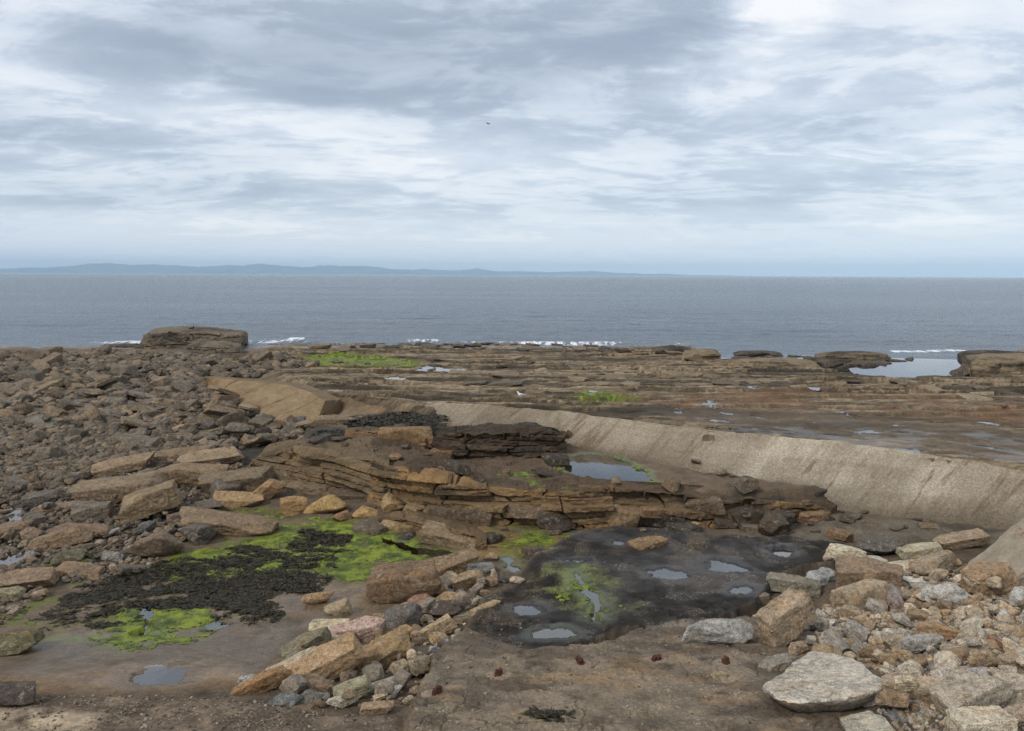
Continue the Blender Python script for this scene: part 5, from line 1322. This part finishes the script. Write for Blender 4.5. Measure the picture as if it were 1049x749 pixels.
# ---- the many small stones nobody could count
def heap(name, label, n, poly, surf, smin, smax, cols, seed, sub=2, cat='pebbles', pw=2., lift=.25, dens=None):
    r = np.random.default_rng(seed); P = W2(poly, surf, .5 if poly is rub_poly else 0.); lo, hi = P.min(0), P.max(0)
    X = r.uniform(lo[0], hi[0], n * 4); Y = r.uniform(lo[1], hi[1], n * 4)
    k = sdf(P, X, Y) > 0; X, Y = X[k][:n], Y[k][:n]; n = len(X)
    s = smin + (smax - smin) * r.random(n) ** pw
    shapes = [stone_shape(5000 + j, sub, (1, r.uniform(.65, .9), r.uniform(.4, .65)), 10, 26, j % 2 == 0, .03)[0] for j in range(12)]
    F0 = ICO[sub][1]; nv = len(ICO[sub][0])
    ii = np.clip(((X - GX0) / CELL).astype(int), 0, STACK.shape[1] - 1); jj = np.clip(((Y - GY0) / CELL).astype(int), 0, STACK.shape[0] - 1)
    Z = H(X, Y); Zs = STACK[jj, ii]; Z = Z + np.clip(Zs - Z, 0, 1.2) * r.uniform(0, .42 if smin > .03 else .12, n)
    V = np.zeros((n, nv, 3)); A = np.zeros((n, nv, 3)); cols = np.array(cols)
    for j in range(n):
        e = np.array(Euler((r.uniform(-.5, .5), r.uniform(-.5, .5), r.uniform(0, 6.28))).to_matrix())
        V[j] = shapes[j % 12] @ e.T * s[j] + [X[j], Y[j], Z[j] + s[j] * lift]
        A[j] = cols[r.integers(len(cols))] * r.uniform(.6, 1.35)
    F = (F0[None] + (np.arange(n) * nv)[:, None, None]).reshape(-1, 3)
    o = mesh_obj(name, V.reshape(-1, 3), F, M_PEB, attrs=dict(alb=A.reshape(-1, 3)), smooth=False)
    return tag(o, label, cat, kind='stuff')
heap('cobbles', 'mass of smaller brown cobbles between the field boulders near the water', 2600, far_poly, 'low', .14, .5, FB + FG, 921, 2, 'cobbles')
heap('cobbles', 'mass of smaller brown cobbles in the middle of the boulder field', 3000, mid_poly, 'low', .10, .40, FB + FG, 922, 2, 'cobbles')
heap('cobbles', 'mass of dark grey cobbles in the belt above the slabs', 4200, low_poly, 'low', .07, .24, FG + FB[:2], 923, 2, 'cobbles')
heap('beach_pebbles', 'small pebbles between the leaning slabs and the wrack bed', 3600, beach_poly, 'low', .035, .14, FB + FG + [(.24, .20, .15)], 924, 2)
heap('rubble_gravel', 'tan and grey gravel filling the rubble heap', 12000, rub_poly, 'low', .016, .065, RC + [(.33, .22, .15), (.30, .28, .25), (.36, .29, .20)], 925, 2, 'gravel')
heap('rubble_cobbles', 'pale cobbles and chips of the rubble heap continuing past the beige wedge', 1500, [(1060, 585), (1150, 575), (1330, 600), (1500, 790), (1110, 800), (1100, 700)], 'low', .03, .17, RC, 929, 2, 'cobbles')
heap('strip_gravel', 'gravel caught between the stones of the diagonal strip', 900, strip_poly, 'low', .012, .05, [TAN, CRM, GRY, BRN], 926, 2, 'gravel')

heap('slab_grit', 'stray grit and limpet shells scattered on the brown slab', 380, [(420, 745), (440, 680), (480, 650), (640, 655), (740, 640), (800, 660), (780, 700), (840, 745), (840, 790), (420, 790)], 'low', .008, .028, [(.24, .20, .15), (.17, .135, .095), (.32, .28, .22), (.10, .085, .07)], 927, 1, 'grit', 3.)
heap('ledge_gravel', 'small gravel lying on the gravelly ledge at the bottom edge', 1500, [(-60, 712), (240, 714), (400, 738), (400, 790), (-60, 790)], 'low', .008, .030, [(.24, .20, .15), (.17, .135, .095), (.30, .26, .20), (.10, .085, .07)], 928, 1, 'gravel', 2.5)
# ------------------------------------------------------------------ rusty iron stumps and a weed tuft on the slab
def rusty(u, v, label, s):
    x, y = solve(u, v); z = H(x, y)[0]
    root = bpy.data.objects.new('iron_stump', None); COL.objects.link(root); root.location = (x, y, z)
    tag(root, label, 'iron stump', 'rusted iron stumps set in the slab')
    bm = bmesh.new(); r = random.Random(int(u))
    for k in range(3):
        c = bmesh.ops.create_cone(bm, cap_ends=True, segments=9, radius1=.035 * s, radius2=.026 * s, depth=.10 * s * r.uniform(.7, 1.3))
        M = Matrix.Translation((r.uniform(-.05, .05) * s, r.uniform(-.03, .03) * s, .03 * s)) @ Euler((r.uniform(-.4, .4), r.uniform(-.4, .4), 0)).to_matrix().to_4x4()
        bmesh.ops.transform(bm, matrix=M, verts=c['verts'])
    for vv in bm.verts: vv.co += Vector((r.uniform(-1, 1), r.uniform(-1, 1), r.uniform(-1, 1))) * .008 * s
    me = bpy.data.meshes.new('stump'); bm.to_mesh(me); bm.free(); me.materials.append(M_RUST)
    o = bpy.data.objects.new('stump', me); COL.objects.link(o); o.parent = root
    D, F = ICO[3]; rr_ = 1 + .35 * fb3(D[:, 0] * 2 + u, D[:, 1] * 2, D[:, 2] * 2, 3, 3)
    b = mesh_obj('socket_rim', D * rr_[:, None] * np.array([.17, .11, .02]) * s, F, mat_simple('mortar', (.23, .17, .12), .9, .4, 30), root)
rusty(744, 680, 'rusted iron stump in a pale worn socket, nearest to the puddle stream', 1.2)
rusty(974, 677, 'red rusted iron stump set in the slab near the heap', 1.2)
rusty(672, 677, 'chunky red rusted iron stump in line with the lone tan stone', 1.2)
rusty(595, 681, 'rusted iron stump set beside a pale ring of mortar', 1.3)
rusty(512, 692, 'flattened iron stump in a pale chipped patch of the slab', 1.2)
rusty(446, 712, 'iron stump with a pale stone beside it at the slab edge', 1.2)
x, y = solve(560, 733)
pts = np.stack([x + rng.normal(0, .10, 260), y + rng.normal(0, .05, 260)], 1)
fronds('seaweed_tuft', 'lone dark seaweed tuft lying on the brown slab', pts, .07, M_WRACK, 'seaweed', 'stuff', .03)

# ------------------------------------------------------------------ birds
def blob(chain, rad, squash=None, seg=20, rings=30):
    """one smooth body: a lofted tube along CHAIN with radii RAD"""
    c = np.array(chain, float); t = np.linspace(0, len(c) - 1, rings)
    P = np.stack([np.interp(t, np.arange(len(c)), c[:, k]) for k in range(3)], 1)
    for _ in range(2): P[1:-1] = (P[:-2] + 2 * P[1:-1] + P[2:]) / 4
    r = np.interp(t, np.arange(len(c)), rad)
    for _ in range(2): r[1:-1] = (r[:-2] + 2 * r[1:-1] + r[2:]) / 4
    T = np.gradient(P, axis=0); T /= np.linalg.norm(T, axis=1, keepdims=True)
    side = np.cross(T, [0, 0, 1.]); nn = np.linalg.norm(side, axis=1, keepdims=True); side = np.where(nn < .2, [0, 1., 0], side / (nn + 1e-9))
    up = np.cross(side, T)
    a = np.linspace(0, 2 * math.pi, seg, endpoint=False)
    V = P[:, None] + r[:, None, None] * (np.cos(a)[None, :, None] * side[:, None] + np.sin(a)[None, :, None] * up[:, None])
    i = np.arange(rings * seg).reshape(rings, seg); j = np.roll(i, -1, 1)
    F = np.stack([i[:-1], j[:-1], j[1:], i[1:]], -1).reshape(-1, 4)
    return V.reshape(-1, 3), F

def gull(u, v, zs, length, yaw, label, body_m, wing_m, name='gull'):
    p = W([(u, v)], zs)[0] if not isinstance(zs, np.ndarray) else zs
    root = bpy.data.objects.new(name, None); COL.objects.link(root); root.location = p; root.rotation_euler = (0, 0, R(yaw)); root.scale = (length,) * 3
    tag(root, label, 'bird')
    V, F = blob([(-.42, 0, .30), (-.2, 0, .33), (0, 0, .36), (.16, 0, .40), (.25, 0, .50), (.29, 0, .60), (.34, 0, .63), (.38, 0, .62)], [.015, .08, .125, .12, .075, .065, .06, .02])
    mesh_obj('body', V, F, body_m, root)
    for s in (1, -1):
        V, F = blob([(.14, s * .085, .42), (0, s * .125, .40), (-.2, s * .10, .36), (-.42, s * .03, .33), (-.52, s * .01, .33)], [.02, .06, .06, .03, .006])
        V[:, 1] = V[:, 1] * .6 + s * .045
        mesh_obj('wing', V, F, wing_m, root)
        V, F = blob([(.0, s * .05, .30), (.02, s * .05, .14), (.0, s * .05, .0), (.08, s * .05, .0)], [.016, .012, .012, .016])
        mesh_obj('leg', V, F, M_BEAK, root)
    V, F = blob([(.36, 0, .625), (.43, 0, .615), (.48, 0, .60)], [.025, .018, .004])
    mesh_obj('beak', V, F, M_BEAK, root)
x, y = solve(534, 408.5)
gull(0, 0, np.array([x, y, H(x, y)[0] - .01]), .48, 180, 'white gull standing on the reef beside a small pool', M_WHITE, M_GREY)
gull(196.5, 338.6, 1.78, .75, 15, 'dark cormorant-like bird perched on the flat-topped outcrop', M_DARK, M_DARK, 'sea_bird')
# flying bird : body with raised wings
d = ray(500, 127); p = EYE + d * 120
root = bpy.data.objects.new('flying_bird', None); COL.objects.link(root); root.location = p; root.rotation_euler = (R(18), 0, R(50)); root.scale = (.6,) * 3
tag(root, 'tiny dark bird flying high in front of the clouds', 'bird')
V, F = blob([(-.5, 0, 0), (-.25, 0, 0), (0, 0, 0), (.3, 0, .02), (.42, 0, .04), (.55, 0, .03)], [.02, .07, .1, .08, .06, .01]); mesh_obj('body', V, F, M_DARK, root)
for s in (1, -1):
    V, F = blob([(.08, 0, .03), (.1, s * .3, .2), (.02, s * .65, .22), (-.15, s * 1., .1)], [.09, .09, .06, .01]); V[:, 2] = V[:, 2] * .9; mesh_obj('wing', V, F, M_DARK, root)

# ------------------------------------------------------------------ sea
FOAM = [(905, 1000, 362, 358.5, .95), (1000, 1049, 362.5, 361, .8), (990, 1100, 364, 360, .6), (250, 330, 352.5, 349, .5), (292, 314, 352, 347, 1.), (100, 147, 354, 350, .7), (0, 110, 361.5, 358.5, .5), (415, 452, 352.5, 348, .75), (330, 420, 353, 351, .35), (738, 850, 368, 362.5, .55), (440, 640, 352.5, 350.5, .55), (660, 740, 360, 357, .7), (905, 990, 366, 362, .45)]
nr_, nc_ = 620, 700
sr = np.r_[np.exp(np.linspace(math.log(45), math.log(230), 520)), np.exp(np.linspace(math.log(235), math.log(30000), 100))]
st = np.linspace(R(-50), R(50), nc_)
SX = sr[:, None] * np.sin(st); SY = sr[:, None] * np.cos(st)
amp = ss(74, 98, SY) * (1 - ss(150, 230, sr)[:, None])
SZ = amp * (.16 * fb2(SX * .07, SY * .22, 601, 4) + .05 * fb2(SX * .4, SY * .9, 607, 3))
foam = np.zeros_like(SX)
su, sv, _ = project(np.stack([SX, SY, 0 * SX], -1).reshape(-1, 3)); su = su.reshape(SX.shape); sv = sv.reshape(SX.shape)
SW = []
for u0, u1, vb, vt, k in FOAM:
    pw = W([(u0, vb), (u1, vb), (u1, vt), (u0, vt)], 0.)
    c0, c1 = (pw[0] + pw[3]) / 2, (pw[1] + pw[2]) / 2; half = max(.5, abs(pw[3][1] - pw[0][1]) / 3.2)
    e = c1 - c0; L = np.hypot(e[0], e[1]); t = ((SX - c0[0]) * e[0] + (SY - c0[1]) * e[1]) / L ** 2
    dn = ((SX - c0[0]) * -e[1] + (SY - c0[1]) * e[0]) / L + 1.2 * fb2(SX * .12, SY * .05, 611, 3)
    f = np.exp(-(dn / half) ** 2) * ss(-.06, .12, t) * (1 - ss(.88, 1.06, t))
    foam = np.maximum(foam, k * f)
    SZ += .35 * k * np.exp(-((dn - half * .4) / (half * .6 + .5)) ** 2) * ss(-.05, .2, t) * (1 - ss(.8, 1.05, t)) * amp
near_ = (SY < 118) & (SY > 46) & (np.abs(SX) < 75)
hs = np.full(SX.shape, -9.); hs[near_] = H(SX[near_], SY[near_])
shore = np.exp(-((hs + .25) / .30) ** 2) * ss(-.15, .35, fb2(SX * .10, SY * .10, 621, 4))
foam = np.maximum(foam, .85 * shore)
o = mesh_obj('sea', np.stack([SX, SY, SZ], -1).reshape(-1, 3), grid_faces(*SX.shape), M_SEA, attrs=dict(foam=foam.ravel()))
tag(o, 'grey-blue choppy sea with small breakers on the rocks', kind='structure')

cw_ = W2([(720, 366), (745, 375), (800, 378), (850, 381), (905, 386), (992, 389), (1010, 380), (1000, 369), (905, 366.5), (840, 366), (760, 367)], .03)
cc = cw_.mean(0)
o = mesh_obj('inlet_water', np.vstack([np.hstack([cw_, np.full((len(cw_), 1), .03)]), [[*cc, .03]]]), np.array([[i, (i + 1) % len(cw_), len(cw_)] for i in range(len(cw_))]), M_POOL, smooth=False)
if o.data.polygons[0].normal.z < 0: o.data.flip_normals()
tag(o, 'calm pale water of the sheltered inlet behind the rocks', kind='structure')
# ------------------------------------------------------------------ far hills
def hills(name, label, dist, prof, depth, seed):
    prof = np.array(prof, float); n, k = 500, 24
    u = np.linspace(prof[0, 0], prof[-1, 0], n); hp = np.interp(u, prof[:, 0], prof[:, 1])
    x = (u - CW / 2) / FPX * dist
    rows = []
    for j in range(k):
        q = j / (k - 1); y = dist + (q - .5) * depth; env = math.sin(math.pi * q) ** .8
        z = hp * dist / FPX * env * (1 + .30 * fb2(x * 9 / dist * 4 + seed, q * 5, seed, 5)) + (fb2(x / 600 + seed, q * 4, seed + 3, 5) * 42 * env) - 2
        rows.append(np.stack([x * y / dist, np.full(n, y), z], 1))
    o = mesh_obj(name, np.stack(rows).reshape(-1, 3), grid_faces(k, n), M_HILL)
    tag(o, label, kind='structure')
hills('hills', 'far blue hills across the firth', 21000, [(-180, 1), (-60, 3), (0, 3.5), (40, 5.5), (90, 8), (120, 10), (160, 8.5), (200, 7.5), (240, 8), (270, 9.5), (310, 7.5), (345, 8.8), (390, 6.5), (430, 5), (470, 3.5), (490, 5.5), (510, 3.5), (560, 3.2), (590, 4), (620, 3), (670, 1.6), (720, .6), (760, 0)], 4000, 1)

# ------------------------------------------------------------------ haze
bm = bmesh.new(); bmesh.ops.create_cube(bm, size=1)
for v in bm.verts:
    v.co = Vector((v.co.x * 62000, v.co.y * 31300 + 15300, -6 if v.co.z < 0 else 420))
me = bpy.data.meshes.new('haze'); bm.to_mesh(me); bm.free()
hz = bpy.data.objects.new('haze', me); COL.objects.link(hz); tag(hz, 'thin sea haze that blues the far hills', 'haze', kind='stuff')
m, t = material('sea_haze')
vol = t.n('ShaderNodeVolumePrincipled'); vol.inputs['Color'].default_value = (.64, .84, 1., 1); vol.inputs['Density'].default_value = 7e-5
vol.inputs['Anisotropy'].default_value = -.35
t.t.links.new(vol.outputs[0], t.n('ShaderNodeOutputMaterial').inputs['Volume'])
me.materials.append(m)

# ------------------------------------------------------------------ sky and sun
SUN_EL, SUN_AZ = 44., 228.        # azimuth clockwise from +Y (behind the camera, to its left)
wd = bpy.data.worlds.new('World'); scene.world = wd; wd.use_nodes = True
t = NT(wd.node_tree)
D = t.n('ShaderNodeTexCoord').outputs['Generated']
sky = t.n('ShaderNodeTexSky', sky_type='NISHITA', sun_disc=False, sun_elevation=R(SUN_EL), sun_rotation=R(SUN_AZ))
sep = t.n('ShaderNodeSeparateXYZ', i_0=D)
dx, dy, dz = sep.outputs
ez = t.math('MAXIMUM', dz, 0.)
den = t.math('ADD', ez, .13)
P = t.n('ShaderNodeCombineXYZ', i_0=t.math('DIVIDE', dx, den), i_1=t.math('DIVIDE', dy, den)).outputs[0]
el = t.math('MULTIPLY', t.math('ARCSINE', dz), 57.2958)
az = t.math('MULTIPLY', t.math('ARCTAN2', dx, dy), 57.2958)
wn = t.noise(P, 1.1, 6, .6, out=1)
ws = t.n('ShaderNodeSeparateXYZ', i_0=wn)
azw = t.math('ADD', az, t.math('MULTIPLY', t.math('SUBTRACT', ws.outputs[0], .5), 20.))
elw = t.math('ADD', el, t.math('MULTIPLY', t.math('SUBTRACT', ws.outputs[1], .5), t.math('ADD', 1.2, t.math('MULTIPLY', el, .38))))
big = t.noise(P, .50, 6, .55, .5)
Pm = t.vmath('MULTIPLY', P, (1., 1.45, 1))
mid_n = t.noise(Pm, 1.15, 10, .63, .8)
fin = t.noise(Pm, 3.6, 7, .6, .4)
edge = t.maprange(t.math('ADD', mid_n, t.math('MULTIPLY', t.math('SUBTRACT', fin, .5), .45)), .44, .57, -.5, .5)
val = t.math('ADD', .535, t.math('MULTIPLY', t.math('SUBTRACT', big, .5), 1.15))
val = t.math('ADD', val, t.math('MULTIPLY', t.math('SUBTRACT', mid_n, .5), .75))
val = t.math('ADD', val, t.math('MULTIPLY', edge, .21))
val = t.math('ADD', val, t.math('MULTIPLY', t.math('SUBTRACT', fin, .5), .60))
def px(u, v): return math.degrees(math.atan((u - CW / 2) / FPX)), math.degrees(math.atan((CH / 2 - v) / FPX)) - 6.84
for u, v, su_, sv_, k in [(590, 50, 12, 3.6, -.42), (690, 15, 5, 2.2, -.22), (280, 66, 14, 3.0, -.42), (430, 100, 10, 1.4, -.12), (785, 12, 3.6, 2.2, .85), (730, 60, 3., 1.2, .3), (240, 128, 9, 1.4, .26), (470, 170, 9, 1.5, .14), (620, 135, 8, 1.6, -.14), (700, 95, 6, 1.6, .16), (900, 135, 8, 1.4, -.16), (830, 112, 6, 1.0, .16), (940, 165, 8, 1.0, .20),
                          (60, 150, 10, 1.4, -.20), (30, 25, 8, 3, .22), (120, 60, 8, 2, -.06), (250, 238, 7, .55, .30), (60, 215, 9, .8, -.20), (500, 245, 9, .6, .20), (950, 230, 4, .5, .22), (330, 195, 10, .9, -.12), (720, 205, 10, .9, -.10), (420, 262, 30, .9, -.10), (980, 40, 8, 4, .02)]:
    a0, e0 = px(u, v)
    g = t.math('ADD', t.math('POWER', t.math('DIVIDE', t.math('SUBTRACT', azw, a0), su_), 2.), t.math('POWER', t.math('DIVIDE', t.math('SUBTRACT', elw, e0), sv_), 2.))
    val = t.math('ADD', val, t.math('MULTIPLY', t.math('EXPONENT', t.math('MULTIPLY', g, -1.)), k * 1.5))
S = 10.
cl = t.ramp(t.math('MULTIPLY_ADD', val, .62, .28), [(.0, (.0275, .0320, .0400)), (.28, (.0370, .0420, .0500)), (.454, (.0490, .0545, .0625)), (.59, (.0610, .0660, .0727)), (.726, (.0730, .0765, .0810)), (.92, (.0900, .0893, .0885))])
cl = t.vmath('MULTIPLY', cl, (S * 10.3,) * 3)
thin = t.maprange(val, .42, .60, 0., .18)
low = t.maprange(el, 6., .5, 0., .6)
skc = t.mixc(t.math('ADD', .84, 0.), sky.outputs[0], cl)
bluew = (.97 * 10, 1.0 * 10, 1.05 * 10, 1)
skc = t.mixc(t.math('MULTIPLY', low, t.maprange(val, .75, .45, .25, 1.)), skc, bluew)
bg = t.n('ShaderNodeBackground', i_Color=skc, i_Strength=.1)
t.n('ShaderNodeOutputWorld', i_Surface=bg)

sl = bpy.data.lights.new('sun', 'SUN'); sl.energy = 1.5; sl.angle = R(10); sl.color = (1., .95, .88)
so = bpy.data.objects.new('sun', sl); COL.objects.link(so)
sd = Vector((math.sin(R(SUN_AZ)) * math.cos(R(SUN_EL)), math.cos(R(SUN_AZ)) * math.cos(R(SUN_EL)), math.sin(R(SUN_EL))))
so.rotation_euler = sd.to_track_quat('Z', 'Y').to_euler(); so.location = (0, -20, 60)

# ------------------------------------------------------------------ camera and render
cam = bpy.data.cameras.new('camera'); co = bpy.data.objects.new('camera', cam); COL.objects.link(co)
cam.sensor_width = 36; cam.lens = 36 * FPX / CW; cam.clip_start = .1; cam.clip_end = 80000
Mx = Matrix((( *RIGHT[:1], *UP[:1], -FWD[0], 0), (RIGHT[1], UP[1], -FWD[1], 0), (RIGHT[2], UP[2], -FWD[2], HC), (0, 0, 0, 1)))
co.matrix_world = Mx
scene.camera = co
scene.render.engine = 'CYCLES'
cy = scene.cycles
cy.max_bounces = 5; cy.diffuse_bounces = 1; cy.glossy_bounces = 2; cy.transparent_max_bounces = 8; cy.volume_bounces = 2
cy.use_adaptive_sampling = False; cy.use_denoising = True; cy.denoiser = 'OPENIMAGEDENOISE'; cy.denoising_input_passes = 'RGB_ALBEDO_NORMAL'; cy.denoising_prefilter = 'FAST'
vs = scene.view_settings
vs.view_transform = 'Standard'; vs.look = 'None'; vs.exposure = .27; vs.gamma = 1; vs.use_curve_mapping = False
